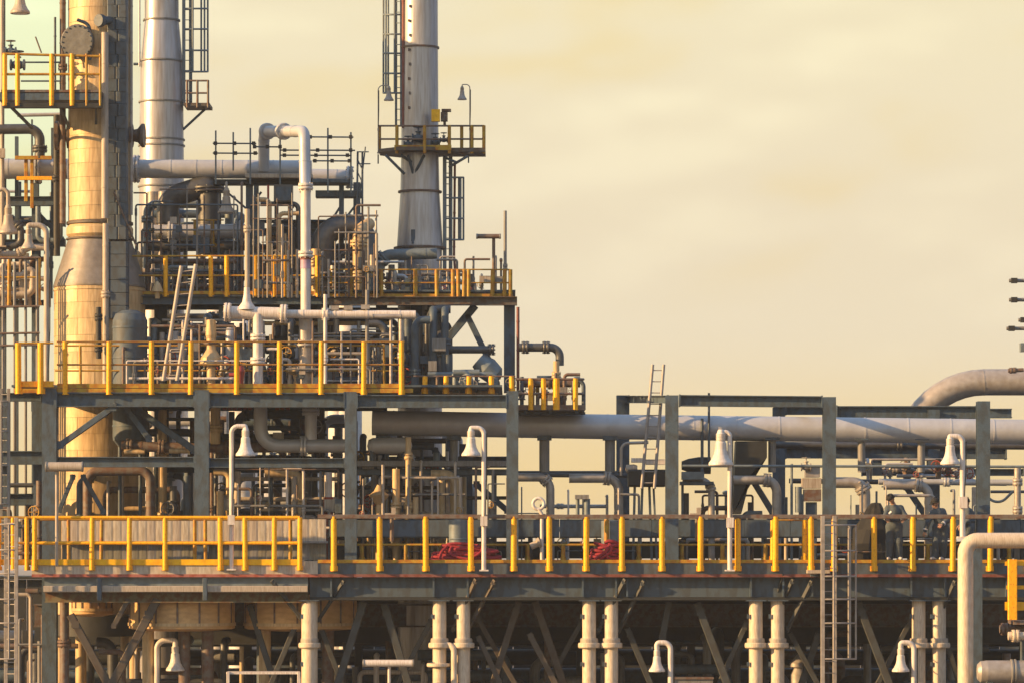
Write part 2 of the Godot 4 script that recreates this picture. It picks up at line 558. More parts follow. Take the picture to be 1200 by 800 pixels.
func make_materials() -> void:
	var grime := noise_tex(3, 0.012, Color(0.76, 0.73, 0.7), Color(1, 1, 1))
	var streak := noise_tex(9, 0.02, Color(0.8, 0.76, 0.72), Color(1, 1, 1), 512, FastNoiseLite.TYPE_SIMPLEX_SMOOTH, 0.25)
	var rust := noise_tex(15, 0.016, Color(0.9, 0.66, 0.52), Color(1, 1, 1), 512, FastNoiseLite.TYPE_SIMPLEX_SMOOTH, 0.16)
	var chips := noise_tex(31, 0.035, Color(0.42, 0.27, 0.2), Color(1, 1, 1), 512, FastNoiseLite.TYPE_CELLULAR, 0.1)
	chips.color_ramp.offsets = PackedFloat32Array([0.0, 0.12, 0.26, 1.0]); chips.color_ramp.colors = PackedColorArray([Color(0.35, 0.2, 0.16), Color(0.72, 0.55, 0.48), Color(0.93, 0.9, 0.86), Color(1, 1, 1)])
	var blotch := noise_tex(35, 0.01, Color(0.9, 0.82, 0.75), Color(1, 1, 1), 512, FastNoiseLite.TYPE_SIMPLEX_SMOOTH, 0.13)
	var soft := noise_tex(43, 0.008, Color(0.88, 0.86, 0.84), Color(1, 1, 1))
	var dent := bump_tex(21, 0.012, 6.0)
	var fine := bump_tex(25, 0.05, 4.0)
	var wide := Vector3(0.5, 0.5, 0.5)
	var run_v := Vector3(1.6, 0.16, 1.6)
	mat("dark_steel", Color(0.062, 0.1, 0.142), 0.55, 0.0, blotch, Vector3(0.7, 0.35, 0.7), fine, 0.25)
	mat("dark_steel_warm", Color(0.1, 0.095, 0.085), 0.6, 0.0, rust, wide, fine, 0.25)
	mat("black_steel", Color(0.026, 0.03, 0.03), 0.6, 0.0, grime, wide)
	mat("grey_paint", Color(0.22, 0.23, 0.235), 0.5, 0.0, streak, run_v)
	mat("brown_steel", Color(0.15, 0.13, 0.115), 0.6, 0.0, rust, wide)
	mat("pipe_grey", Color(0.48, 0.51, 0.55), 0.42, 0.2, soft, Vector3(0.3, 0.3, 0.3), dent, 0.2)
	mat("pipe_light", Color(0.42, 0.405, 0.385), 0.45, 0.3, grime, wide, dent, 0.2)
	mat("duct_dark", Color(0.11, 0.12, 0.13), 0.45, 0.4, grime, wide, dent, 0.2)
	mat("stack_steel", Color(0.46, 0.47, 0.5), 0.36, 0.5, streak, Vector3(0.9, 0.07, 0.9), dent, 0.12)
	for i in 4:
		var c: float = 1.0 + [-0.07, -0.02, 0.03, 0.07][i]
		mat("cladding_" + ["dull", "tan", "pale", "bright"][i], Color(0.6 * c, 0.46 * c, 0.26 * c), [0.6, 0.56, 0.52, 0.48][i], 0.15, streak, Vector3(0.9, 0.12, 0.9), dent, 0.3)
	mat("cladding_cone", Color(0.26, 0.245, 0.225), 0.5, 0.4, grime, wide, dent, 0.2)
	mat("white_paint", Color(0.7, 0.68, 0.66), 0.45, 0.0, streak, run_v)
	mat("cream_paint", Color(0.44, 0.4, 0.34), 0.5, 0.0, streak, run_v)
	mat("pillar_paint", Color(0.64, 0.57, 0.46), 0.55, 0.0, streak, Vector3(2.2, 0.3, 2.2))
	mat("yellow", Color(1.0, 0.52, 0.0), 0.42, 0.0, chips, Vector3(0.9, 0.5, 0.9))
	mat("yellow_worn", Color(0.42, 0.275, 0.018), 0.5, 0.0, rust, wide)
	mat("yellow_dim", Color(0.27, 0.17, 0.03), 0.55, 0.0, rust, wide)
	mat("yellow_bright", Color(0.95, 0.55, 0.0), 0.4, 0.0, grime, wide)
	mat("red_paint", Color(0.36, 0.06, 0.04), 0.5, 0.0, grime, wide)
	mat("red_line", Color(0.34, 0.13, 0.11), 0.6, 0.0, rust, wide)
	mat("red_oxide", Color(0.2, 0.085, 0.075), 0.7, 0.0, rust, wide)
	mat("red_cloth", Color(0.28, 0.016, 0.034), 0.8, 0.0, grime, Vector3(2, 2, 2), fine, 0.5)
	mat("beige_panel", Color(0.5, 0.47, 0.39), 0.6, 0.0, streak, Vector3(1.2, 0.2, 1.2))
	mat("olive_steel", Color(0.17, 0.15, 0.09), 0.6, 0.0, rust, wide)
	mat("olive_grey", Color(0.2, 0.2, 0.16), 0.6, 0.0, streak, run_v)
	mat("ladder_grey", Color(0.36, 0.35, 0.34), 0.5, 0.1, grime, wide)
	mat("brown_dark", Color(0.075, 0.066, 0.055), 0.6, 0.0, blotch, wide)
	mat("brace_steel", Color(0.048, 0.058, 0.062), 0.6, 0.0, blotch, wide)
	mat("shade_slate", Color(0.074, 0.098, 0.12), 0.55, 0.0, blotch, wide)  # dark tone carrying the column's shade, for the added boxes on its flank
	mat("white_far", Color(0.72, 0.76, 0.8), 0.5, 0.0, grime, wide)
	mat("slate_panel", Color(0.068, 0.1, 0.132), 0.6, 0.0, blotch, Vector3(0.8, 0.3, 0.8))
	mat("ochre_drum", Color(0.64, 0.42, 0.19), 0.6, 0.0, grime, Vector3(0.4, 0.9, 0.4))
	mat("ground", Color(0.12, 0.1, 0.085), 0.95, 0.0, grime, Vector3(0.05, 0.05, 0.05))
	mat("cloth_navy", Color(0.07, 0.1, 0.128), 0.85, 0.0, grime, Vector3(4, 4, 4))
	mat("cloth_black", Color(0.015, 0.017, 0.018), 0.85, 0.0, grime, Vector3(4, 4, 4))
	mat("reflective", Color(0.7, 0.7, 0.7), 0.4, 0.0, null, wide)
	mat("boot_white", Color(0.6, 0.58, 0.55), 0.6, 0.0, grime, Vector3(5, 5, 5))
	mat("skin", Color(0.42, 0.24, 0.16), 0.6, 0.0, null, wide)
	mat("lavender_tape", Color(0.5, 0.36, 0.52), 0.5, 0.0, grime, wide)
	mat("blue_grey", Color(0.165, 0.22, 0.26), 0.5, 0.1, grime, wide)
	var l := mat("lens", Color(0.75, 0.75, 0.72), 0.12, 0.0, null, wide)
	l.clearcoat_enabled = true


func make_sky() -> Sky:
	# hazy golden evening air: bright warm band along the horizon, blue-grey zenith, glow round the low sun, thin drawn-out cloud
	var w := 2048; var h := 1024
	var buf := PackedFloat32Array()
	buf.resize(w * h * 3)
	var f := FastNoiseLite.new()
	f.seed = 41; f.frequency = 1.0; f.fractal_octaves = 5; f.fractal_gain = 0.5
	var to_sun := sun_dir()
	var row := PackedFloat32Array()
	for j in h:
		var el := (0.5 - (j + 0.5) / h) * PI
		var se := sin(el); var ce := cos(el)
		if el < -0.12:
			# ground bounce below the horizon
			for i in w:
				var k := (j * w + i) * 3
				buf[k] = 0.07; buf[k + 1] = 0.06; buf[k + 2] = 0.05
			continue
		var e := maxf(se, 0.0)
		var t := 1.0 - pow(1.0 - e, 4.0)
		var a := Color(0.475, 0.345, 0.142).lerp(Color(0.452, 0.388, 0.276), smoothstep(0.012, 0.062, e))
		a = a.lerp(Color(0.478, 0.422, 0.285), smoothstep(0.075, 0.16, e))
		var b := a.lerp(Color(0.165, 0.245, 0.375), smoothstep(0.145, 0.42, e))
		for i in w:
			var az := wrapf((i + 0.5) / w * TAU, -PI, PI)
			var dx := sin(az) * ce; var dz := -cos(az) * ce
			var cs := dx * to_sun.x + se * to_sun.y + dz * to_sun.z
			var c := b.lerp(Color(b.r * 1.0, b.g * 1.2, b.b * 1.1), smoothstep(-0.085, -0.125, az) * smoothstep(0.02, 0.12, e) * smoothstep(-0.5, -0.2, az))
			# the side away from the sun is dimmer and bluer
			c = c.lerp(Color(c.b * 0.45, c.b * 0.54, c.b * 0.74), smoothstep(-0.42, -0.9, cs))
			var g := pow(maxf(cs, 0.0), 6.0) * 0.35 + pow(maxf(cs, 0.0), 60.0) * 1.0
			c.r += g * 0.95; c.g += g * 0.66; c.b += g * 0.3
			if el > -0.02:
				var q := f.get_noise_3d(dx * 9.0 + 3.0, se * 42.0 - dx * 5.0, dz * 9.0)
				var q2 := f.get_noise_3d(dx * 18.0 + 9.0, se * 110.0, dz * 18.0)
				var cl := smoothstep(0.0, 0.55, q + 0.35 * q2) * 0.07 * smoothstep(0.0, 0.15, e)
				var dk := smoothstep(0.05, 0.6, -q - 0.3 * q2) * 0.075 * smoothstep(0.05, 0.11, e)
				c.r += cl * 0.7 - dk * 0.03; c.g += cl * 0.75 - dk * 0.35; c.b += cl * 0.5 - dk * 0.85
			var k := (j * w + i) * 3
			buf[k] = c.r; buf[k + 1] = c.g; buf[k + 2] = c.b
	var img := Image.create_from_data(w, h, false, Image.FORMAT_RGBF, buf.to_byte_array())
	var m := PanoramaSkyMaterial.new()
	m.panorama = ImageTexture.create_from_image(img)
	var s := Sky.new()
	s.sky_material = m
	return s


func sun_dir() -> Vector3:
	var az := deg_to_rad(72.0); var el := deg_to_rad(17.0)
	return Vector3(-sin(az) * cos(el), sin(el), cos(az) * cos(el))


func _ready() -> void:
	# ---- camera: eye at deck height, 100 m in front of the deck, long lens, shifted upwards so that uprights stay upright
	var cam := Camera3D.new()
	cam.name = "camera"
	add_child(cam)
	cam.position = Vector3(0, EYE, D)
	cam.near = 1.0; cam.far = 6000.0
	var hgt := 800.0 / K / D
	cam.set_frustum(hgt * cam.near, Vector2(0, (ROW0 - 400.0) / K / D * cam.near), cam.near, cam.far)
	cam.current = true
	# ---- sky, sun, exposure
	var env := Environment.new()
	env.background_mode = Environment.BG_SKY
	env.sky = make_sky()
	env.tonemap_mode = Environment.TONE_MAPPER_LINEAR
	env.tonemap_exposure = 1.9
	env.background_energy_multiplier = 1.0
	env.fog_enabled = true; env.fog_density = 0.0003; env.fog_light_color = Color(0.88, 0.92, 0.97)
	env.sdfgi_enabled = true; env.ssao_enabled = true; env.ssil_enabled = true
	var we := WorldEnvironment.new()
	we.name = "world_environment"; we.environment = env
	add_child(we)
	var sun := DirectionalLight3D.new()
	sun.name = "sun"
	add_child(sun)
	sun.look_at_from_position(Vector3.ZERO, -sun_dir(), Vector3.UP)
	sun.light_energy = 1.6
	sun.light_color = Color(1.0, 0.79, 0.53)
	sun.light_angular_distance = 0.5
	sun.shadow_enabled = true
	make_materials()
	rng.seed = 5
	# ---- setting
	var s := Shape.new()
	s.box(Vector3(0, -0.5, -1500), Vector3(6000, 1.0, 4000))
	structure("ground", s, "ground")
	deck()
	frames()
	towers()
	upper_left()
	middle()
	main_pipes()
	deck_equipment()
	under_deck()
	edge_right()
	lamps()
	people()


func deck() -> void:
	var t := thing("process_deck", "long steel process deck with pale left end and red edge line, on pillars", "platform", Vector3(0, DECK, 0))
	var s := Shape.new()
	var x0 := P(36, 0, 0).x; var xm := P(372, 0, 0).x; var x1 := P(1290, 0, 0).x; var xs := P(34, 0, 0).x
	s.box(Vector3((xs + x1) / 2, DECK - 0.03, -8.3), Vector3(x1 - xs, 0.06, 16.0))
	part("floor_plate", s, "slate_panel", t)
	var e := P(0, 672.8, 0).y
	for q in [[x0, xm, "beige_panel"], [xm, x1, "slate_panel"]]:
		s = Shape.new()
		s.box(Vector3((q[0] + q[1]) / 2, (DECK + e) / 2, -0.2), Vector3(q[1] - q[0] - 0.004, DECK - e, 0.18))
		part("fascia", s, q[2], t)
	var a := P(0, 672.5, 0).y; var b := P(0, 676, 0).y
	for q in [[x0, xm, "red_line"], [xm, x1, "red_oxide"]]:
		s = Shape.new()
		s.box(Vector3((q[0] + q[1]) / 2, (a + b) / 2, -0.19), Vector3(q[1] - q[0] - 0.004, a - b, 0.2))
		part("edge_plate", s, q[2], t)
	# girder below the edge: pale left bay
	var w0 := P(50, 0, 0).x; var w1 := P(360, 0, 0).x
	s = Shape.new(); s.box(Vector3((w0 + w1) / 2, (P(0, 676, 0).y + P(0, 687, 0).y) / 2, -0.32), Vector3(w1 - w0, 0.26, 0.1)); part("girder_web", s, "blue_grey", t)
	s = Shape.new(); s.bar(Vector3(w0, P(0, 690, 0).y, -0.2), Vector3(w1, P(0, 690, 0).y, -0.2), 0.34, 0.17); part("girder_flange", s, "cream_paint", t)
	s = Shape.new(); s.beam(Vector3(w0, P(0, 700, 0).y, -0.5), Vector3(w1, P(0, 700, 0).y, -0.5), 0.4, 0.27); part("lower_beam", s, "olive_steel", t)
	for x in [116, 240]:
		s = Shape.new(); s.bar(P(x, 703, 0.02), P(x, 677, 0.02), 0.12, 0.14); part("stiffener", s, "dark_steel", t)
	# right bays
	var r0 := P(362, 0, 0).x
	s = Shape.new(); s.box(Vector3((r0 + x1) / 2, P(0, 688, 0).y, -0.42), Vector3(x1 - r0, 0.52, 0.06)); part("girder_web", s, "slate_panel", t)
	s = Shape.new(); s.bar(Vector3(r0, P(0, 701.5, 0).y, -0.5), Vector3(x1, P(0, 701.5, 0).y, -0.5), 0.5, 0.09); part("girder_flange", s, "black_steel", t)
	for x in [388, 508, 548, 683, 722, 735, 880, 918, 952, 1068, 1108, 1180]:
		s = Shape.new(); s.box(P(x, 688, -0.3), Vector3(0.05, 0.5, 0.2)); part("stiffener", s, "dark_steel", t)
	# cross girders under the plate and rear girders
	for i in 12:
		s = Shape.new(); var x := P(60 + i * 100, 0, 0).x
		s.beam(Vector3(x, DECK - 0.5, -0.6), Vector3(x, DECK - 0.5, -16.2), 0.3, 0.8); part("cross_girder", s, "black_steel", t)
	for q in [[-9.5, 721, 27, "dark_steel_warm"], [-13.5, 742, 26, "black_steel"], [-16.0, 722, 60, "black_steel"]]:
		s = Shape.new(); s.beam(P(40, q[1], q[0]), P(1340, q[1], q[0]), 0.5, q[2] * S(q[0])); part("rear_girder", s, q[3], t)
	# front railings
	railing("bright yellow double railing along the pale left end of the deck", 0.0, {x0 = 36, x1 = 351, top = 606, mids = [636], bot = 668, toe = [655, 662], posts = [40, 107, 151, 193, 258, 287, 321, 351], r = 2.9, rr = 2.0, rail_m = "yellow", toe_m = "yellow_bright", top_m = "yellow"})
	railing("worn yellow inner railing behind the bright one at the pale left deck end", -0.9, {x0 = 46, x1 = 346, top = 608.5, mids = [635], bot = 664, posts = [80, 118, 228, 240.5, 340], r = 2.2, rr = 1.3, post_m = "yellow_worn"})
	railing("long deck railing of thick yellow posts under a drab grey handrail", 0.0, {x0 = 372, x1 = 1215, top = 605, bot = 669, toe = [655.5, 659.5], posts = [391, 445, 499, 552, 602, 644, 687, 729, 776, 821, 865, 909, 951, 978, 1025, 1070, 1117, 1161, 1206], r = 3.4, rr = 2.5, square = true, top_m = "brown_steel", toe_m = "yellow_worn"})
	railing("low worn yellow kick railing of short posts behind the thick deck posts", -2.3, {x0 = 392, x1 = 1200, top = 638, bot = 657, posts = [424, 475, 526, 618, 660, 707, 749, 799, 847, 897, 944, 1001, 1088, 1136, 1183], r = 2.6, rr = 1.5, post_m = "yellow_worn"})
	railing("yellow gate posts standing close behind the caged ladder top", -0.5, {x0 = 905, x1 = 948, top = 609, bot = 657, posts = [906, 943.5], mids = [], r = 3.2, rr = 1.0})
	# corrugated windbreak behind the left rail
	var c := thing("windbreak_panel", "pale corrugated windbreak sheet behind the left deck railing", "panel", P(230, 657, -1.8))
	for i in 31:
		s = Shape.new()
		var xa := P(72 + i * 10, 0, -1.8).x; var xb := P(82 + i * 10, 0, -1.8).x
		for k in 2:
			s = Shape.new()
			var ya := P(0, [634, 656][k], -1.8).y; var yb := P(0, [608, 636][k], -1.8).y
			var zz: float = -1.8 if k == 0 else -1.95
			var xm2 := (xa + xb) / 2
			s.extrude(Vector3(xa, ya, zz), Vector3(xa, yb, zz), Vector3.RIGHT, Vector3.BACK, [[0, 0], [xb - xa - 0.003, 0], [(xb - xa) * 0.78, 0.007], [(xb - xa) * 0.3, 0.007]])
			part("sheet", s, (["beige_panel", "cream_paint", "beige_panel"] if k == 0 else ["olive_grey", "grey_paint", "olive_grey"])[i % 3], c)
	s = Shape.new(); s.bar(P(70, 635, -1.8), P(384, 635, -1.8), 0.12, 0.06); part("sheet_rail", s, "grey_paint", c)
	# long duct behind the right railing
	var d := thing("cable_duct", "long grey box duct running behind the thick yellow deck posts", "duct", P(800, 630, -2.6))
	for i in 16:
		s = Shape.new()
		s.bar(P(386 + i * 54, 619, -2.6), P(386 + (i + 1) * 54 - 0.6, 619, -2.6), 0.4, 22 * S(-2.6)); part("duct_section", s, ["slate_panel", "dark_steel", "slate_panel"][i % 3], d)
	s = Shape.new(); s.bar(P(380, 606, -2.6), P(1250, 606, -2.6), 0.46, 0.06); part("duct_lid", s, "brown_steel", d)
	for i in 9:
		s = Shape.new(); s.bar(P(400 + i * 100, 657, -2.6), P(400 + i * 100, 631, -2.6), 0.2, 0.2); part("support", s, "black_steel", d)
	d = thing("rear_duct", "dark lower girder visible through the gap under the box duct", "duct", P(800, 650, -6.0))
	s = Shape.new(); s.beam(P(384, 644, -6.0), P(1270, 644, -6.0), 0.3, 20 * S(-6.0)); part("girder", s, "black_steel", d)
	for i in 8:
		s = Shape.new(); s.bar(P(410 + i * 110, 657, -6), P(410 + i * 110, 634, -6), 0.3, 0.3); part("support", s, "black_steel", d)


func frames() -> void:
	# front left frame carrying the upper deck
	steel("steel_frame", "dark steel frame carrying the upper yellow-railed deck, left of the big pipe", "frame", [
		["column", 58, 800 + 240, -2, 58, 455, -2, 17, 16], ["column", 236.5, 657, -2, 236.5, 457, -2, 17, 16], ["column", 411, 657, -2, 411, 459, -2, 14, 14], ["column", 600.5, 657, -2, 600.5, 458, -2, 14, 14],
		["beam", 66, 468, -2, 228, 468, -2, 14, 17], ["beam", 245, 468.5, -2, 404, 468.5, -2, 14, 17], ["beam", 418, 470, -2, 594, 470, -2, 14, 15],
		["beam", 66, 541, -2, 228, 541, -2, 12, 12], ["beam", 245, 542, -2, 404, 542, -2, 12, 11],
		["brace", 66, 524, -2, 136, 474, -2, 7, 7], ["brace", 148, 478, -2.6, 176, 516, -2.6, 6, 7], ["brace", 158, 478, -3, 232, 530, -3, 7, 8],
		["brace", 68, 600, -2.5, 86, 556, -2.5, 5, 5], ["brace", 96, 556, -2.5, 122, 602, -2.5, 5, 5]], "dark_steel")
	steel("steel_frame", "rear row of dark uprights half hidden behind the left pipework", "frame", [
		["column", 48, 657, -9, 48, 440, -9, 10, 10], ["column", 188, 657, -9, 188, 300, -9, 14, 14], ["column", 348, 657, -9, 348, 330, -9, 14, 14], ["column", 546, 657, -9, 546, 520, -9, 15, 15], ["column", 447, 657, -9, 447, 340, -9, 13, 13],
		["beam", 37, 474, -9, 181, 474, -9, 14, 14], ["beam", 195, 474, -9, 341, 474, -9, 14, 14], ["beam", 355, 474, -9, 440, 474, -9, 14, 14], ["beam", 454, 541, -9, 600, 541, -9, 14, 13], ["beam", 195, 548, -9, 341, 548, -9, 14, 11], ["beam", 355, 548, -9, 440, 548, -9, 14, 11], ["beam", 195, 400, -9, 341, 400, -9, 12, 12], ["beam", 355, 400, -9, 440, 400, -9, 12, 12],
		["brace", 508, 525, -9, 540, 570, -9, 6, 7], ["brace", 316, 480, -9, 344, 520, -9, 6, 7], ["brace", 556, 565, -9, 597, 600, -9, 6, 7]], "dark_steel")
	# upper deck floor and rails
	var t := thing("upper_deck", "upper walkway deck with long thin edge above the dark left frame", "platform", P(300, 460, -2.5))
	var s := Shape.new()
	s.box(P(310, 458, -5.4), Vector3(P(596, 0, -2).x - P(20, 0, -2).x, 0.06, 6.6)); part("floor_plate", s, "dark_steel", t)
	s = Shape.new(); s.bar(P(20, 457.5, -1.95), P(484, 457.5, -1.95), 0.06, 0.12); part("edge_angle", s, "yellow_worn", t)
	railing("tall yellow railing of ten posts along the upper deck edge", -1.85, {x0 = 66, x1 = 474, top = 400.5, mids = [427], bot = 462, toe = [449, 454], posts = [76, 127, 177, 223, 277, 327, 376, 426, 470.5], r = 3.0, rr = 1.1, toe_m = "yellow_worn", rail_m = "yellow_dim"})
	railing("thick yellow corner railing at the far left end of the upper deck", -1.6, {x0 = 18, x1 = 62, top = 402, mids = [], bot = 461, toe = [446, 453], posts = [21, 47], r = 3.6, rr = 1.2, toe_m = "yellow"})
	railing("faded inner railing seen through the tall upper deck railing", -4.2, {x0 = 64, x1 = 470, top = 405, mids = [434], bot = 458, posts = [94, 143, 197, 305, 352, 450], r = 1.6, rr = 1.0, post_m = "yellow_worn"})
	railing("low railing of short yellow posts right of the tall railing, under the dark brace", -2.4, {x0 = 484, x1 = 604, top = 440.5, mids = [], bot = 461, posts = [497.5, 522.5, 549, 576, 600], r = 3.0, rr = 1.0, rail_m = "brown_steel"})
	# balcony at right of it
	t = thing("balcony", "small round-ended balcony with yellow posts jutting over the big pipe", "platform", P(640, 480, -4))
	s = Shape.new(); s.box(P(645, 478.5, -4), Vector3(80 * S(-4), 0.14, 1.8)); part("floor_plate", s, "brown_steel", t)
	for x in [622, 637, 652, 674.5]:
		s = Shape.new(); s.tube([P(x, 480, -3.1), P(x, 443, -3.1)], (4.0 if x == 652 else 3.0) * S(-3.1), 10); part("post", s, "yellow", t)
	for x in [630, 660]:
		s = Shape.new(); s.tube([P(x, 480, -4.9), P(x, 443, -4.9)], 2.2 * S(-4.9), 10); part("post", s, "yellow_worn", t)
	for y in [444, 461]:
		s = Shape.new()
		var pts := [P(604, y, -3.1), P(683, y, -3.1), P(684, y, -4.9), P(604, y, -4.9)]
		s.tube(bend(pts, 0.35, 6), 1.5 * S(-3), 8); part("rail", s, "brown_steel", t)
	s = Shape.new(); s.tube(bend([P(676, 445, -4), P(684, 445, -4), P(684, 480, -4)], 0.2, 6), 2.4 * S(-4), 8); part("end_rail", s, "dark_steel", t)
	for x in [616, 645, 676]:
		s = Shape.new(); s.bar(P(x, 484, -4), P(x, 481.6, -4), 0.1, 1.5); part("bracket", s, "dark_steel", t)
	s = Shape.new(); s.bar(P(602, 484, -4), P(686, 484, -4), 0.12, 0.08); part("support_beam", s, "dark_steel", t)
	# right portal frames
	steel("portal_frame", "big rectangular dark portal frame standing in the middle of the pipe rack", "frame", [
		["column", 787.5, 657, -2, 787.5, 463, -2, 15, 15], ["column", 972, 657, -2, 972, 465, -2, 15, 15], ["beam", 796, 469, -2, 964, 470.5, -2, 14, 13],
		["column", 730, 657, -9, 730, 463, -9, 15, 15], ["column", 913, 657, -9, 913, 477, -9, 14, 15], ["beam", 737, 467.5, -8.8, 783, 467.5, -2.4, 10, 9], ["beam", 914, 473, -8.8, 966, 473, -2.4, 10, 8],
		["brace", 879, 557, -9, 907, 602, -9, 6, 7]], "dark_steel")
	steel("portal_frame", "dark pipe-rack uprights under the bent silver pipe at the right edge", "frame", [
		["column", 1152.5, 657, -2, 1152.5, 470, -2, 15, 15], ["column", 1094, 657, -9, 1094, 480, -9, 14, 15],
		["beam", 980, 483, -9, 1145, 483, -9, 14, 15], ["beam", 1158, 484, -6, 1186, 484, -6, 12, 11], ["beam", 921, 480.5, -9, 966, 480.5, -9, 14, 10], ["beam", 920, 530, -9, 1180, 531, -9, 14, 13], ["beam", 1010, 553, -8.7, 1200, 553, -8.7, 12, 8],
		["brace", 1061, 568, -9, 1088, 608, -9, 6, 7]], "dark_steel")
	# tall platform round the right stack
	t = thing("stack_platform", "dark platform edge with yellow rails at the foot of the right stack", "platform", P(520, 358, -6))
	s = Shape.new(); s.beam(P(385, 353, -6), P(606, 353, -6), 0.3, 10 * S(-6)); part("edge_beam", s, "dark_steel_warm", t)
	s = Shape.new(); s.box(P(495, 349, -9) , Vector3(224 * S(-6), 0.05, 5.8)); part("floor_plate", s, "dark_steel", t)
	for q in [[390, 0], [597, 13], [488, 13], [516, 11], [505, 9]]:
		if q[1] > 0:
			s = Shape.new(); s.beam(P(q[0], 460, -6.4 - (0.0 if q[0] == 597 else 1.6)), P(q[0], 358, -6.4 - (0.0 if q[0] == 597 else 1.6)), q[1] * S(-6.4), q[1] * S(-6.4)); part("column", s, "dark_steel", t)
	for q in [[512, 412, 557, 358, 9], [547, 369, 582, 440, 7], [482, 420, 506, 362, 6]]:
		s = Shape.new(); s.bar(P(q[0], q[1], -6.4), P(q[2], q[3], -6.4), 0.16, q[4] * S(-6.4)); part("brace", s, "dark_steel", t)
	railing("yellow railing on the stack platform, ending in a tall thin mast", -6.1, {x0 = 385, x1 = 598, top = 316, mids = [331.5], bot = 349, toe = [344, 347.5], posts = [411, 447, 487, 512, 531, 537, 543.5, 549, 577, 591, 598], r = 2.4, rr = 0.9, post_m = "yellow_worn", back = 3.0})
	railing("row of yellow posts on the middle pipe level behind the white upright pipe", -6.6, {x0 = 142, x1 = 380, top = 300, mids = [323], bot = 348, toe = [341, 345], posts = [142.5, 193.5, 247, 265.5, 299, 321, 333, 372], r = 2.7, rr = 1.1})
	railing("short yellow fence on the beam behind the bell lamp near the tall column", -8.6, {x0 = 224, x1 = 262, top = 258, mids = [], bot = 289, toe = [285.5, 288], posts = [229, 249], r = 2.4, rr = 0.8, post_m = "yellow_worn"})
	t = thing("middle_floor", "dark floor beams of the middle pipe level behind the upper deck", "platform", P(260, 355, -7.0))
	for q in [[352, -6.7, 10], [357, -10.0, 12]]:
		s = Shape.new(); s.beam(P(140, q[0], q[1]), P(386, q[0], q[1]), 0.3, q[2] * S(q[1])); part("floor_beam", s, "dark_steel", t)
	s = Shape.new(); s.box(P(262, 349.5, -8.4), Vector3(245 * S(-8), 0.05, 3.2)); part("floor_plate", s, "dark_steel", t)
	for x in [146, 262, 378]:
		s = Shape.new(); s.beam(P(x, 459, -7), P(x, 357, -7), 11 * S(-7), 11 * S(-7)); part("column", s, "dark_steel", t)
	for y in [272, 292]:
		s = Shape.new(); s.beam(P(290, y, -8.8), P(420, y, -8.8), 0.25, 8 * S(-8.8)); part("upper_beam", s, "dark_steel", t)
	for x in [292, 418]:
		s = Shape.new(); s.beam(P(x, 349, -8.8), P(x, 214, -8.8), 8 * S(-8.8), 8 * S(-8.8)); part("upright", s, "dark_steel", t)


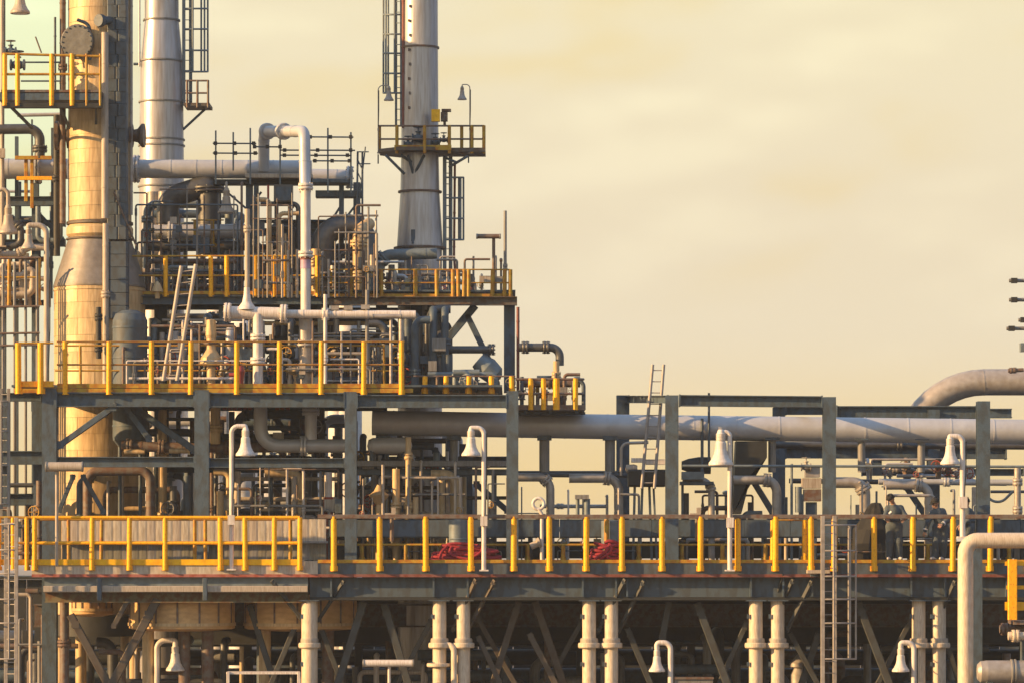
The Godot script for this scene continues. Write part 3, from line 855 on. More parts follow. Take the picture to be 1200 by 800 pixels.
func towers() -> void:
	var g := RandomNumberGenerator.new(); g.seed = 77
	var names := ["cladding_dull", "cladding_tan", "cladding_pale", "cladding_bright"]
	# --- big clad column
	var z := -7.0; var k := S(z)
	var c := P(116.5, 0, z)
	var t := thing("process_column", "tall golden sheet-clad process column with round blind flange, at far left", "column", Vector3(c.x, 0, z))
	var yt := P(0, -70, z).y; var y1 := P(0, 260, z).y; var y2 := P(0, 282, z).y; var y3 := P(0, 338, z).y; var yb := P(0, 719, z).y
	var ru := 37.0 * k; var rl := 53.5 * k
	var s := Shape.new()
	s.lathe(Vector3(c.x, 0, z), Vector3.UP, [[0.0, yb - 0.02], [rl * 0.98, yb - 0.02], [rl - 0.016, yb], [rl - 0.016, y3], [ru - 0.016, y2], [ru - 0.016, yt], [0.0, yt]], 40)
	part("shell", s, "cladding_dull", t)
	s = Shape.new(); s.lathe(Vector3(c.x, yb - 0.62, z), Vector3.UP, [[0.3, 0.0], [rl * 1.12, 0.0], [rl * 1.12, 0.58], [0.3, 0.58]], 32); part("base_ring", s, "black_steel", t)
	for q in [[-0.8, 0.45], [0.8, 0.45], [-0.5, -0.75], [0.5, -0.75]]:
		s = Shape.new(); s.tube([Vector3(c.x + q[0] * rl, 0, z + q[1] * rl), Vector3(c.x + q[0] * rl, yb - 0.6, z + q[1] * rl)], 0.16, 12); part("leg", s, "cladding_tan", t)
	cladding(t, c.x, z, y1, yt, ru, ru, 20, 7, names, g)
	cladding(t, c.x, z, yb, y3, rl, rl, 20, 8, names, g)
	s = Shape.new(); s.lathe(Vector3(c.x, 0, z), Vector3.UP, [[rl, y3], [rl + 0.02, y3 + 0.01], [rl + 0.02, y3 + 0.06], [ru + 0.015, y2 - 0.02], [ru, y2]], 40); part("cone", s, "cladding_cone", t)
	s = Shape.new()
	for q in [[y2, 0.06, 0.05], [y1 - 0.1, 0.05, 0.08]]:
		s.lathe(Vector3(c.x, 0, z), Vector3.UP, [[ru, q[0]], [ru + q[1], q[0] + 0.01], [ru + q[1], q[0] + q[2]], [ru, q[0] + q[2] + 0.02]], 40)
	part("collar", s, "dark_steel_warm", t)
	s = Shape.new(); s.lathe(Vector3(c.x, 0, z), Vector3.UP, [[ru, y2 + 0.09], [ru + 0.05, y2 + 0.15], [ru + 0.05, y1 - 0.2], [ru, y1 - 0.12]], 40); part("collar_band", s, "cladding_bright", t)
	for y in [P(0, 342, z).y, P(0, 470, z).y]:
		s = Shape.new(); s.lathe(Vector3(c.x, 0, z), Vector3.UP, [[rl, y], [rl + 0.02, y], [rl + 0.02, y + 0.05], [rl, y + 0.05]], 40); part("band", s, "cladding_pale", t)
	# blind flange manway facing front-left, with davit
	var ax := Vector3(-0.28, 0, 0.96).normalized()
	var mp := Vector3(c.x, P(0, 55, z).y, z)
	mp += ax * (ru + 0.22); mp.x = P(90, 0, mp.z).x
	s = Shape.new(); s.lathe(mp - ax * 0.35, ax, [[0.3, 0.0], [0.3, 0.24], [0.49, 0.25], [0.49, 0.33]], 24)
	disc(s, mp, ax, 20.5 * k, 0.08, 26); var mw := part("manway", s, "duct_dark", t)
	s = Shape.new()
	for b in 18:
		var e := ax.cross(Vector3.UP).normalized().rotated(ax, TAU * b / 18.0)
		s.tube([mp + e * 18.2 * k - ax * 0.1, mp + e * 18.2 * k + ax * 0.08], 0.022, 6)
	part("bolts", s, "dark_steel", mw)
	s = Shape.new(); s.tube(bend([mp + Vector3(0.35, -0.5, -0.05), mp + Vector3(0.35, 0.5, -0.05), mp + Vector3(0.0, 0.62, 0.05)], 0.25), 0.05, 8); part("davit", s, "dark_steel", t)
	# nozzles
	var np := P(131, 24, z + 0.8)
	s = Shape.new(); s.tube([P(134, 24, z + 0.7), P(121, 24, z + 1.15)], 5 * k, 12); disc(s, P(117, 24, z + 1.2), Vector3(-0.6, 0, 0.8), 7.5 * k, 0.16); s.tube([P(134, 34, z + 0.75), P(134, 16, z + 0.75)], 4 * k, 8); part("nozzle", s, "dark_steel", t)
	s = Shape.new(); s.lathe(P(152, 159, z), Vector3(1, 0, 0.05), [[14 * k, 0.0], [14 * k, 3 * k], [7 * k, 4 * k], [8 * k, 9 * k], [14 * k, 14 * k], [14 * k, 17 * k], [0, 17 * k]], 20); part("nozzle", s, "brown_steel", t)
	s = Shape.new(); s.lathe(P(81, 159, z), Vector3(-1, 0, 0.05), [[15 * k, 0.0], [15 * k, 3 * k], [7 * k, 4 * k], [8 * k, 9 * k], [17 * k, 13 * k], [17 * k, 17 * k], [0, 17 * k]], 20); part("nozzle", s, "brown_steel", t)
	# pipes down its flanks
	run(t, [P(73, -20, z + 0.3), P(73, 262, z + 0.3)], 3.6 * k, "brown_steel", [0.35], 6)
	run(t, [P(122.5, 38, z + 1.2), P(122.5, 256, z + 1.2)], 4.2 * k, "cream_paint", [], 3)
	run(t, [P(123.5, 262, z + 1.35), P(123.5, 470, z + 1.35)], 3.8 * k, "cream_paint", [0.4], 4)
	run(t, [P(153, -20, z + 0.2), P(153, 252, z + 0.2)], 2.2 * k, "pipe_light", [], 5)
	run(t, [P(64, 20, z + 0.4), P(64, 110, z + 0.4)], 1.4 * k, "dark_steel", [], 2)
	run(t, [P(115, 360, z + 1.6), P(115, 420, z + 1.6)], 3.2 * k, "black_steel", [0.2, 0.8])
	run(t, [P(133, 225, z + 1.1), P(160, 290, z + 0.8)], 1.2 * k, "brown_steel")
	# its platform
	s = Shape.new(); s.box(P(61, 117, z + 1.2), Vector3(116 * k, 9 * k, 1.7)); part("platform_floor", s, "dark_steel", t)
	s = Shape.new(); s.box(P(61, 109.5, z + 1.6), Vector3(114 * k, 4 * k, 0.9)); part("floor_grating", s, "brown_steel", t)
	s = Shape.new(); s.bar(P(4, 124, z + 2.0), P(119, 124, z + 2.0), 0.14, 6 * k); part("edge_beam", s, "black_steel", t)
	for x in [12, 70, 112]:
		s = Shape.new(); s.bar(P(x, 125, z + 1.9), P(x * 0.75 + 28, 150, z + 0.6), 0.07, 0.08); part("bracket", s, "dark_steel", t)
	for x in [5, 20, 60, 84, 101, 117]:
		s = Shape.new(); s.tube([P(x, 124, z + 2.05), P(x, 63, z + 2.05)], (2.8 if x < 100 else 1.5) * k, 8); part("rail_post", s, "yellow" if x < 100 else "yellow_worn", t)
	for y in [63, 87]:
		s = Shape.new(); s.tube([P(2, y, z + 2.05), P(118, y - (0 if y > 70 else -3), z + 2.05)], 1.5 * k, 8); part("rail", s, "yellow_worn", t)
	for y in [73, 95]:
		s = Shape.new(); s.tube([P(24, y, z + 0.8), P(70, y, z + 0.8)], 1.0 * k, 8); part("rail", s, "dark_steel", t)
	valve(t, P(20, 76, z + 1.4), Vector3.RIGHT, 0.13, "dark_steel", "dark_steel")
	valve(t, P(12, 60, z + 1.2), Vector3.RIGHT, 0.1, "dark_steel", "brown_steel")
	s = Shape.new(); s.tube([P(41, 43, z + 1.2), P(48, 62, z + 1.2)], 0.9 * k, 6); part("antenna", s, "brown_steel", t)

	var rd := thing("added_shade_boxes", "added dark sheet boxes standing in for the shaded right flank of the golden column", "duct", P(140, 372, z + 1.2))  # dark boxes added to give the column its shaded side; no real duct
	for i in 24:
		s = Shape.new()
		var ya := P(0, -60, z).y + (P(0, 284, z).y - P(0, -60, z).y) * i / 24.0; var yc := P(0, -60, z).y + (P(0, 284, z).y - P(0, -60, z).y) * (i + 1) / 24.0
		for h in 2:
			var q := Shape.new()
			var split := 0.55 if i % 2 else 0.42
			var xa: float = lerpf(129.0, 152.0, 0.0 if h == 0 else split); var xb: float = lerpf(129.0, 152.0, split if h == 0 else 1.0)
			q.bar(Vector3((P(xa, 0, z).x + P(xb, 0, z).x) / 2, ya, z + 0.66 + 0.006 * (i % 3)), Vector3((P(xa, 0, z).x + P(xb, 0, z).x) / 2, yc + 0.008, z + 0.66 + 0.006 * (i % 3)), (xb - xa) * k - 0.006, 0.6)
			part("cladding_sheet", q, ["slate_panel", "slate_panel", "shade_slate"][(i * 2 + h) % 3], rd)
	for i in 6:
		s = Shape.new(); s.bar(P(139, 284 + i * 15, z + 1.15), P(139, 298.4 + i * 15, z + 1.15), 22 * k, 0.5); part("cladding_sheet", s, ["slate_panel", "shade_slate", "slate_panel"][i % 3], rd)

	# --- silver stack behind it
	z = -14.0; k = S(z); c = P(189, 0, z)
	t = thing("exhaust_stack", "silver stack just right of the golden column, widening towards its foot", "stack", Vector3(c.x, 0, z))
	s = Shape.new()
	var prof := [[27.0 * k, 0.0]]
	for q in [[26.5, 262], [26, 172], [25.5, 121], [25, 75], [20.2, 24], [19.5, -60]]: prof.append([q[0] * k, P(0, q[1], z).y])
	prof.append([0.0, P(0, -60, z).y])
	s.lathe(Vector3(c.x, 0, z), Vector3.UP, prof, 40); part("shell", s, "stack_steel", t)
	for q in [[25, 20.6], [73, 25.3], [121, 25.8], [172, 26.2], [165, 26.1], [220, 26.6]]:
		s = Shape.new(); var yy := P(0, q[0], z).y
		s.lathe(Vector3(c.x, 0, z), Vector3.UP, [[q[1] * k - 0.02, yy], [q[1] * k + 0.035, yy + 0.005], [q[1] * k + 0.035, yy + 0.05], [q[1] * k - 0.02, yy + 0.055]], 40); part("seam_ring", s, "grey_paint", t)
	for q in [[173, 26.0, 0.9], [186, 13, 1.15]]:
		s = Shape.new(); s.tube([P(q[0] + 6, 300, z + q[2]), P(q[0] + 6, 225, z + q[2])], 7 * k, 12); part("riser", s, "pipe_light", t)
	run(t, [P(163, -20, z + 0.3), P(163, 78, z + 0.3)], 1.2 * k, "pipe_grey", [], 3)
	run(t, [P(156, 75, z), P(164, 75, z)], 1.6 * k, "dark_steel")
	s = Shape.new(); s.box(P(232, 125, z), Vector3(30 * k, 3.5 * k, 1.2)); part("landing", s, "dark_steel_warm", t)
	for x in [219, 231, 243.5]:
		s = Shape.new(); s.tube([P(x, 126, z + 0.6), P(x, 94, z + 0.6)], 1.4 * k, 8); part("rail_post", s, "brown_steel", t)
	for y in [94.5, 109]:
		s = Shape.new(); s.tube([P(217, y, z + 0.6), P(244, y, z + 0.6)], 1.1 * k, 8); part("rail", s, "brown_steel", t)
	s = Shape.new(); s.bar(P(214, 152, z), P(240, 128, z), 0.07, 0.07); part("bracket", s, "dark_steel", t)
	cage_ladder("hooped ladder up the right side of the first silver stack", 215, z + 0.2, 223, z - 0.4, -30, 124, 242, [-20, 10, 34, 59, 84], "blue_grey", 1.9)

	# --- right stack
	z = -10.0; k = S(z); c = P(492, 0, z)
	t = thing("exhaust_stack", "lone silver stack against open sky with railed ring platform", "stack", Vector3(c.x, 0, z))
	s = Shape.new(); prof = [[26.0 * k, 0.0]]
	for q in [[26, 292], [27, 289], [23.0, 226], [22, 180], [21.2, 56], [20.8, -60]]: prof.append([q[0] * k, P(0, q[1], z).y])
	prof.append([0.0, P(0, -60, z).y])
	s.lathe(Vector3(c.x, 0, z), Vector3.UP, prof, 40); part("shell", s, "stack_steel", t)
	for q in [[56, 21.2, 0.04], [225, 23.0, 0.07], [291, 26.9, 0.1]]:
		s = Shape.new(); var yy := P(0, q[0], z).y
		s.lathe(Vector3(c.x, 0, z), Vector3.UP, [[q[1] * k - 0.02, yy - 0.03], [q[1] * k + q[2], yy - 0.025], [q[1] * k + q[2], yy + 0.025], [q[1] * k - 0.02, yy + 0.03]], 40); part("seam_ring", s, "brown_steel", t)
	for i in 9:
		s = Shape.new(); s.box(P(479 + (i % 2), -10 + i * 17, z + 0.47), Vector3(0.05, 0.08, 0.05)); part("lug", s, "brown_steel", t)
	run(t, [P(473, -20, z + 0.25), P(473, 150, z + 0.25)], 2.2 * k, "red_oxide", [], 4)
	s = Shape.new(); s.box(P(484, 276, z + 0.62), Vector3(0.12, 0.34, 0.06)); s.tube([P(484, 286, z + 0.62), P(484, 266, z + 0.56)], 0.05, 8); part("hatch", s, "dark_steel", t)
	# ring platform
	s = Shape.new(); s.lathe(Vector3(P(488, 0, z).x, P(0, 180.5, z).y, z), Vector3.UP, [[20 * k, 0.0], [47 * k, 0.0], [47 * k, 0.1], [20 * k, 0.1]], 8, PI / 8, TAU + PI / 8)
	s.box(P(545, 178.5, z), Vector3(48 * k, 0.12, 1.4)); part("platform_floor", s, "dark_steel_warm", t)
	for q in [[444.5, 0.2], [465, 0.9], [497.5, 1.05], [526.5, 0.9], [541, 0.4], [553, 0.65], [567, 0.6]]:
		s = Shape.new(); s.tube([P(q[0], 180, z + q[1]), P(q[0], 147, z + q[1])], 2.0 * k, 8); part("rail_post", s, "yellow_worn", t)
	for y in [147.5, 163]:
		s = Shape.new(); s.tube(bend([P(444, y, z - 0.6), P(444, y, z + 0.2), P(465, y, z + 0.9), P(497, y, z + 1.05), P(526, y, z + 0.9), P(535, y, z + 0.65), P(567, y, z + 0.65), P(567, y, z - 0.5)], 0.2, 3), 1.1 * k, 8); part("rail", s, "brown_steel", t)
	s = Shape.new(); s.bar(P(462, 173, z + 0.95), P(529, 173, z + 0.95), 0.02, 6 * k); part("toe_plate", s, "yellow_worn", t)
	s = Shape.new(); s.box(P(510.5, 135.5, z + 0.95), Vector3(10 * k, 14 * k, 0.2)); part("signal_box", s, "yellow_bright", t)
	s = Shape.new(); s.box(P(520.5, 137, z + 0.85), Vector3(8 * k, 10 * k, 0.3)); s.box(P(523, 129.5, z + 0.85), Vector3(11 * k, 2.5 * k, 0.3)); s.tube([P(521, 147, z + 0.85), P(521, 140, z + 0.85)], 0.04, 6); part("camera_head", s, "dark_steel_warm", t)
	for q in [[478, 165, 9], [490, 158, 13], [510, 163, 10], [520, 160, 8]]:
		valve(t, P(q[0], q[1] + 4, z + 0.72), Vector3.RIGHT, q[2] * 0.35 * k, "dark_steel", "dark_steel")
	for q in [[452, 182, 474, 204], [470, 182, 482, 190], [478, 182, 484, 203], [497, 182, 486, 203], [534, 190, 520, 184], [548, 183, 526, 196]]:
		s = Shape.new(); s.bar(P(q[0], q[1], z + 0.75), P(q[2], q[3], z + 0.5), 0.06, 0.07); part("bracket", s, "dark_steel", t)
	s = Shape.new(); s.tube([P(443, 192, z + 0.2), P(443, 181, z + 0.2)], 0.02, 6); s.tube([P(549, 191, z + 0.4), P(549, 181, z + 0.4)], 0.02, 6); part("drain", s, "dark_steel", t)
	cage_ladder("hooped ladder on the left side of the lone silver stack", 470, z + 0.1, 464, z - 0.4, -30, 147, 450, [-8, 17, 40, 62.5, 86, 109], "blue_grey", 1.4)
	cage_ladder("hooped ladder hanging below the ring platform, right of the lone stack", 521, z + 0.1, 528, z - 0.3, 184, 349, 542, [208, 232, 256, 281], "blue_grey", 2.2)
	pipe("drain_pipe", "thin red-brown drain pipe beside the lower stack ladder", [[533, 190, z - 0.3], [532, 300, z - 0.3], [535, 349, z - 0.3]], 1.4, "red_oxide", [], 4)
	pipe("bird_pole", "tall thin mast rising from the corner of the stack platform", [[592, 349, -6.2], [592, 247, -6.2]], 1.9, "grey_paint", [0.35])


func upper_left() -> void:
	pipe("header_pipe", "wide grey horizontal pipe running off the left edge behind the golden column", [[-60, 198, -8.8], [79, 198, -8.8]], 12, "pipe_grey", [0.75], 5)
	pipe("elbow_pipe", "dark pipe bending downwards under the column platform, far left", [[-40, 152, -8], [46, 151, -8], [46, 186, -8]], 6, "duct_dark", [0.1, 0.9], 0)
	pipe("short_pipe", "thin level pipe just below the column platform", [[20, 135, -7.4], [70, 134, -7.4]], 2.2, "pipe_grey", [], 0)
	pipe("sleeve_pipe", "dark upright pipe beside the left nozzle of the golden column", [[66, 300, -7.4], [66, 135, -7.4]], 4, "black_steel", [0.55], 0)
	var t := thing("pipe_support", "yellow goal-shaped support straddling the wide grey pipe at far left", "support", P(33, 240, -8))
	for q in [[30, 186, 30, 236, 4], [37, 186, 37, 244, 4]]:
		var s := Shape.new(); s.bar(P(q[0], q[3], -8), P(q[2], q[1], -8), q[4] * S(-8), 0.08); part("leg", s, "yellow_worn", t)
	for q in [[17, 60, 185, "yellow_worn"], [19, 76, 209, "yellow"]]:
		var s := Shape.new(); s.bar(P(q[0], q[2], -7.9), P(q[1], q[2], -7.9), 0.08, 4.5 * S(-8)); part("crossbar", s, q[3], t)
	steel("steel_frame", "dark beams and uprights of the far left module beside the golden column", "frame", [
		["beam", -30, 236, -8.6, 76, 236, -8.6, 10, 11], ["beam", -30, 285, -8.6, 76, 285, -8.6, 10, 8], ["column", 41, 657, -8.8, 41, 215, -8.8, 8, 8], ["column", 19, 657, -9.4, 19, 160, -9.4, 4, 4], ["column", 37, 236, -9, 37, 140, -9, 2, 2], ["column", 62, 300, -9.5, 62, 150, -9.5, 5, 5], ["column", 3, 657, -9, 3, 200, -9, 7, 7],
		["beam", -40, 355, -8.6, 52, 355, -8.6, 10, 6], ["beam", -30, 260, -10, 76, 262, -10, 10, 7], ["brace", 44, 250, -9, 74, 282, -9, 4, 5]], "dark_steel")
	pipe("bent_pipe", "dark pipe curling in a U below the left beam", [[44, 242, -8], [44, 282, -8], [70, 282, -8], [70, 245, -8]], 3.2, "blue_grey", [], 0)
	pipe("bent_pipe", "dark looped pipe at the left edge under the beam", [[-20, 262, -8.1], [24, 262, -8.1], [24, 288, -8.1], [-20, 288, -8.1]], 4, "duct_dark", [0.4], 0)
	pipe("cream_pipe", "upper wavy cream pipe among the far left pipework", [[-30, 298, -7.4], [18, 298, -7.4], [34, 290, -7.4], [58, 290, -7.4]], 4, "cream_paint", [0.3, 0.6], 0, 0.1)
	pipe("cream_pipe", "lower cream pipe with elbow among the far left pipework", [[-30, 323, -7.4], [26, 323, -7.4], [38, 312, -7.4], [38, 345, -7.4], [-10, 345, -7.4]], 4, "cream_paint", [0.25], 0)
	cluster("grey pipework and valves of the module left of the golden column, under the column platform", "pipe_cluster", -12, 62, 205, 350, -10.5, -8.9, 101, 7, 5, 3, ["duct_dark", "pipe_grey", "dark_steel", "blue_grey"], 1.4, 4.0)
	cluster("pale valves and small pipes crowded by the beige lamp pole at far left", "pipe_cluster", -12, 58, 300, 360, -8.8, -7.6, 102, 7, 4, 4, ["cream_paint", "pipe_light", "brown_steel", "white_paint"], 1.2, 3.0)
	railing("short faded yellow railing among the cream pipes at the far left edge", -6.6, {x0 = -20, x1 = 46, top = 302, mids = [325], bot = 358, posts = [10, 45], r = 2.2, rr = 1.0, post_m = "yellow_worn"})
	t = thing("scaffold", "thin pale scaffold poles standing at the far left edge above the upper deck", "scaffold", P(20, 657, -5.8))
	for x in [3, 16.5, 29.5, 43]:
		var s := Shape.new(); s.tube([P(x, 657, -5.8), P(x, 300 + fmod(x, 7.0) * 3, -5.8)], 1.7 * S(-6), 8); part("pole", s, "grey_paint", t)
	for y in [303, 360, 391, 405]:
		var s := Shape.new(); s.tube([P(-8, y, -5.72), P(46, y - 1, -5.72)], 1.3 * S(-6), 8); part("ledger", s, "brown_steel", t)
	# scaffolding over the pipe bridge
	t = thing("scaffold", "light scaffold of thin poles with dark couplers above the big pipe bridge", "scaffold", P(252, 215, -8))
	for q in [[252.5, 153, 216], [273, 155, 200], [293, 150, 216], [328, 150, 216], [384, 150, 226], [411, 155, 226]]:
		var s := Shape.new(); s.tube([P(q[0], q[2], -8), P(q[0], q[1], -8)], 1.0 * S(-8), 8); part("pole", s, "blue_grey", t)
	for q in [[249, 168, 300], [249, 179.5, 302], [360, 160.5, 414], [328, 176, 416], [328, 182, 412], [366, 188.5, 412], [296, 172, 330]]:
		var s := Shape.new(); s.tube([P(q[0], q[1], -7.9), P(q[2], q[1] + 0.3, -7.9)], 0.9 * S(-8), 8); part("ledger", s, "dark_steel", t)
		s = Shape.new()
		for e in [0.06, 0.5, 0.94]: s.box(P(lerpf(q[0], q[2], e), q[1], -7.85), Vector3(4 * S(-8), 4 * S(-8), 0.1))
		part("coupler", s, "black_steel", t)
	for q in [[428, 172, 418, 260], [418, 178, 432, 178], [418, 192, 434, 192]]:
		var s := Shape.new(); s.tube([P(q[0], q[1], -8), P(q[2], q[3], -8)], 0.8 * S(-8), 6); part("tie", s, "dark_steel", t)
	for q in [[418, 260, 419, 178], [424.5, 260, 424.5, 178]]:
		var s := Shape.new(); s.tube([P(q[0], q[1], -8), P(q[2], q[3], -8)], 1.2 * S(-8), 6); part("pole", s, "dark_steel", t)
	for i in 5:
		var s := Shape.new(); s.tube([P(418, 185 + i * 15, -8), P(424.5, 199 + i * 15, -8)], 0.7 * S(-8), 6); part("tie", s, "dark_steel", t)
	# pipe bridge
	pipe("bridge_pipe", "big pale grey horizontal pipe crossing right of the golden column", [[155, 198, -9.5], [365, 199, -9.5]], 11, "pipe_grey", [0.02], 7)
	pipe("bridge_pipe", "blue-grey lower pipe end sticking out beyond the white upright pipe", [[300, 206, -10.3], [372, 207, -10.3], [413, 208, -10.3]], 9, "pipe_grey", [0.97], 3)
	t = thing("bridge_shelf", "narrow sunlit shelf beam under the pipe loop on the bridge", "beam", P(325, 213, -8))
	for q in [[288, 366, 207, 5, "cream_paint", -8.4], [250, 412, 214, 6, "black_steel", -8.8], [366, 412, 213, 4, "dark_steel", -8.3], [370, 424, 228, 8, "dark_steel", -8.8]]:
		var s := Shape.new(); s.bar(P(q[0], q[2], q[5]), P(q[1], q[2], q[5]), 0.5, q[3] * S(-8.5)); part("shelf_beam", s, q[4], t)
	for x in [300, 340, 400]:
		var s := Shape.new(); s.bar(P(x, 290, -8.6), P(x, 217, -8.6), 0.14, 0.14); part("post", s, "dark_steel", t)
	for q in [[262, 222, 290, 246], [306, 225, 290, 246], [400, 262, 420, 236], [386, 262, 400, 240]]:
		var s := Shape.new(); s.bar(P(q[0], q[1], -8.7), P(q[2], q[3], -8.7), 0.07, 0.06); part("strut", s, "dark_steel", t)
	var lp := thing("loop_pipe", "white upright pipe with an inverted U bend rising over the bridge", "pipe", P(358, 460, -4.8))
	run(lp, [P(309, 200, -9.3), P(309, 154, -9.0), P(356.5, 154, -5.0), P(357.5, 225, -4.6)], 6.8 * S(-5), "pipe_grey", [0.2, 0.45], 4, 0.36, 18)
	run(lp, [P(358, 215, -4.35), P(358, 404, -4.35)], 5.9 * S(-4), "white_paint", [0.02, 0.44], 0)
	var s := Shape.new(); s.tube([P(358, 315, -4.35), P(358, 304, -4.35)], 6.2 * S(-4), 18); part("tape_band", s, "lavender_tape", lp)
	s = Shape.new(); s.tube([P(358, 304.5, -4.35), P(358, 300.5, -4.35)], 6.7 * S(-4), 18); part("tape_band", s, "red_oxide", lp)
	t = thing("control_box", "dark control cabinet hung below the shelf beam with a red cable", "cabinet", P(332, 236, -8))
	s = Shape.new(); s.box(P(332, 227, -8), Vector3(22 * S(-8), 20 * S(-8), 0.4)); part("cabinet", s, "duct_dark", t)
	s = Shape.new(); s.box(P(332, 227, -7.78), Vector3(18 * S(-8), 16 * S(-8), 0.03)); part("door", s, "dark_steel", t)
	s = Shape.new(); s.tube([P(314, 238, -7.9), P(314, 217, -7.9)], 1.3 * S(-8), 6); part("cable", s, "red_paint", t)


func middle() -> void:
	# ducts between the golden column and the stack
	pipe("duct", "large dark duct arching down below the bridge pipe", [[196, 262, -9.5], [196, 232, -9.5], [238, 219, -9.5], [244, 219, -9.5], [244, 300, -9.5]], 13, "duct_dark", [0.5], 2, 0.5)
	pipe("duct", "dark riser duct between the arched duct and the hanging bell lamp", [[251, 300, -10], [251, 218, -10]], 8, "black_steel", [0.3, 0.7], 0)
	pipe("level_pipe", "grey level pipe above the short yellow fence", [[178, 272, -9], [291, 271, -9]], 8.5, "pipe_grey", [0.2, 0.9], 3)
	pipe("level_pipe", "dark level duct under the grey pipe above the yellow posts", [[172, 288, -9.2], [300, 288, -9.2]], 6, "duct_dark", [0.5], 0)
	pipe("gooseneck_pipe", "slim beige upright pipe left of the white upright pipe", [[289.5, 362, -5], [289.5, 245, -5]], 3.0, "cream_paint", [0.8], 0)
	pipe("crossover_duct", "big grey duct humped over behind the white upright pipe", [[378, 348, -8], [378, 268, -8], [428, 262, -8.3], [431, 348, -8]], 14, "duct_dark", [0.12, 0.88], 5, 0.62)
	pipe("relief_pipe", "sunlit tan pipe with rounded top right of the grey duct", [[420, 348, -7], [420, 270, -7], [433, 262, -7.6]], 7, "cladding_tan", [0.25, 0.6], 4)
	pipe("relief_pipe", "short sunlit tan pipe close beside the white upright pipe", [[370, 348, -6.8], [370, 292, -6.8]], 5.5, "cladding_tan", [0.3, 0.7], 0)
	pipe("vent_pipe", "blue-grey pipe bending level in front of the right stack foot", [[444, 318, -8.4], [446, 299, -8.4], [512, 297, -8.4]], 6.5, "blue_grey", [0.2], 3)
	cluster("crowded small pipework on the pipe level between column and beige pole", "pipe_cluster", 150, 300, 300, 349, -9.5, -7.0, 110, 12, 5, 6, ["duct_dark", "pipe_grey", "cream_paint", "brown_steel", "blue_grey"], 1.2, 4.2)
	cluster("brown uprights and cross pipes below the control box", "pipe_cluster", 300, 350, 232, 349, -9.0, -7.2, 111, 8, 6, 2, ["brown_steel", "pipe_light", "duct_dark", "cladding_tan"], 1.2, 3.2)
	cluster("pipes and valves on the level beside the grey humped duct", "pipe_cluster", 366, 480, 296, 349, -9.0, -6.8, 112, 12, 6, 6, ["duct_dark", "pipe_grey", "dark_steel", "brown_steel", "pipe_light"], 1.2, 4.0)
	cluster("small dark pipes and valves round the right stack foot behind yellow posts", "pipe_cluster", 448, 560, 318, 349, -8.4, -6.6, 113, 10, 3, 5, ["duct_dark", "pipe_grey", "brown_steel", "cream_paint"], 1.2, 3.2)
	cluster("dark crowded pipework far behind the arched duct, under the bridge pipe", "pipe_cluster", 166, 300, 236, 349, -13.0, -10.6, 150, 9, 9, 4, ["dark_steel", "duct_dark", "black_steel", "blue_grey"], 2.0, 6.5)
	cluster("dark crowded pipework far behind the white upright pipe and control box", "pipe_cluster", 296, 440, 250, 349, -12.6, -10.4, 151, 11, 9, 4, ["dark_steel", "duct_dark", "black_steel", "brown_steel"], 2.0, 6.5)
	cluster("dark crowded pipework far behind the left half of the upper deck", "pipe_cluster", 170, 330, 362, 459, -13.0, -10.0, 152, 12, 9, 5, ["dark_steel", "duct_dark", "black_steel", "blue_grey"], 2.5, 7.0)
	cluster("dark crowded pipework far behind the right half of the upper deck", "pipe_cluster", 320, 500, 362, 459, -13.0, -10.0, 153, 14, 9, 5, ["dark_steel", "duct_dark", "black_steel", "brown_steel"], 2.5, 7.0)
	cluster("far pipework between the second and third frame legs, against pale sky gaps", "pipe_cluster", 240, 420, 486, 657, -13.0, -9.6, 154, 12, 8, 5, ["dark_steel", "duct_dark", "pipe_grey", "brown_steel"], 2.0, 6.0)
	cluster("far pipework between the first and second frame legs, behind the column", "pipe_cluster", 168, 244, 486, 657, -13.0, -9.6, 155, 6, 6, 3, ["dark_steel", "duct_dark", "pipe_grey", "blue_grey"], 2.0, 6.0)
	cluster("far pipework between the third and fourth frame legs under the fat pipe", "pipe_cluster", 418, 560, 508, 657, -13.0, -9.6, 156, 10, 8, 5, ["dark_steel", "duct_dark", "pipe_grey", "brown_steel"], 2.0, 6.0)
	cluster("thin conduits and scaffold tubes in front of the humped duct", "conduit_cluster", 362, 446, 240, 349, -6.4, -5.6, 160, 13, 5, 2, ["brown_steel", "grey_paint", "pipe_light"], 0.7, 1.6)
	cluster("thin conduits and scaffold tubes between beige pole and white upright pipe", "conduit_cluster", 292, 352, 226, 349, -6.4, -5.4, 161, 10, 5, 2, ["brown_steel", "grey_paint", "cream_paint"], 0.7, 1.6)
	cluster("thin conduits and tubes just right of the golden column above the leaning ladder", "conduit_cluster", 156, 290, 214, 349, -8.4, -7.0, 162, 14, 6, 3, ["dark_steel", "grey_paint", "brown_steel"], 0.7, 1.7)
	cluster("thin conduits and small white fittings close behind the tall upper deck railing, left half", "conduit_cluster", 140, 310, 376, 459, -4.6, -3.4, 163, 13, 4, 5, ["grey_paint", "brown_steel", "pipe_light", "white_paint"], 0.7, 2.0)
	cluster("thin conduits and small white fittings close behind the tall upper deck railing, right half", "conduit_cluster", 312, 474, 376, 459, -4.6, -3.4, 164, 16, 4, 6, ["grey_paint", "brown_steel", "pipe_light", "white_paint"], 0.7, 2.0)
	cluster("thin conduits rising among the posts at the right stack foot", "conduit_cluster", 440, 596, 300, 349, -7.4, -6.4, 165, 14, 2, 4, ["grey_paint", "brown_steel", "pipe_light"], 0.7, 1.6)
	cluster("thin conduits and gauges on the deck below the fat pipe", "conduit_cluster", 420, 600, 540, 657, -3.6, -2.8, 166, 14, 4, 6, ["grey_paint", "brown_steel", "pipe_light", "cream_paint"], 0.7, 1.9)
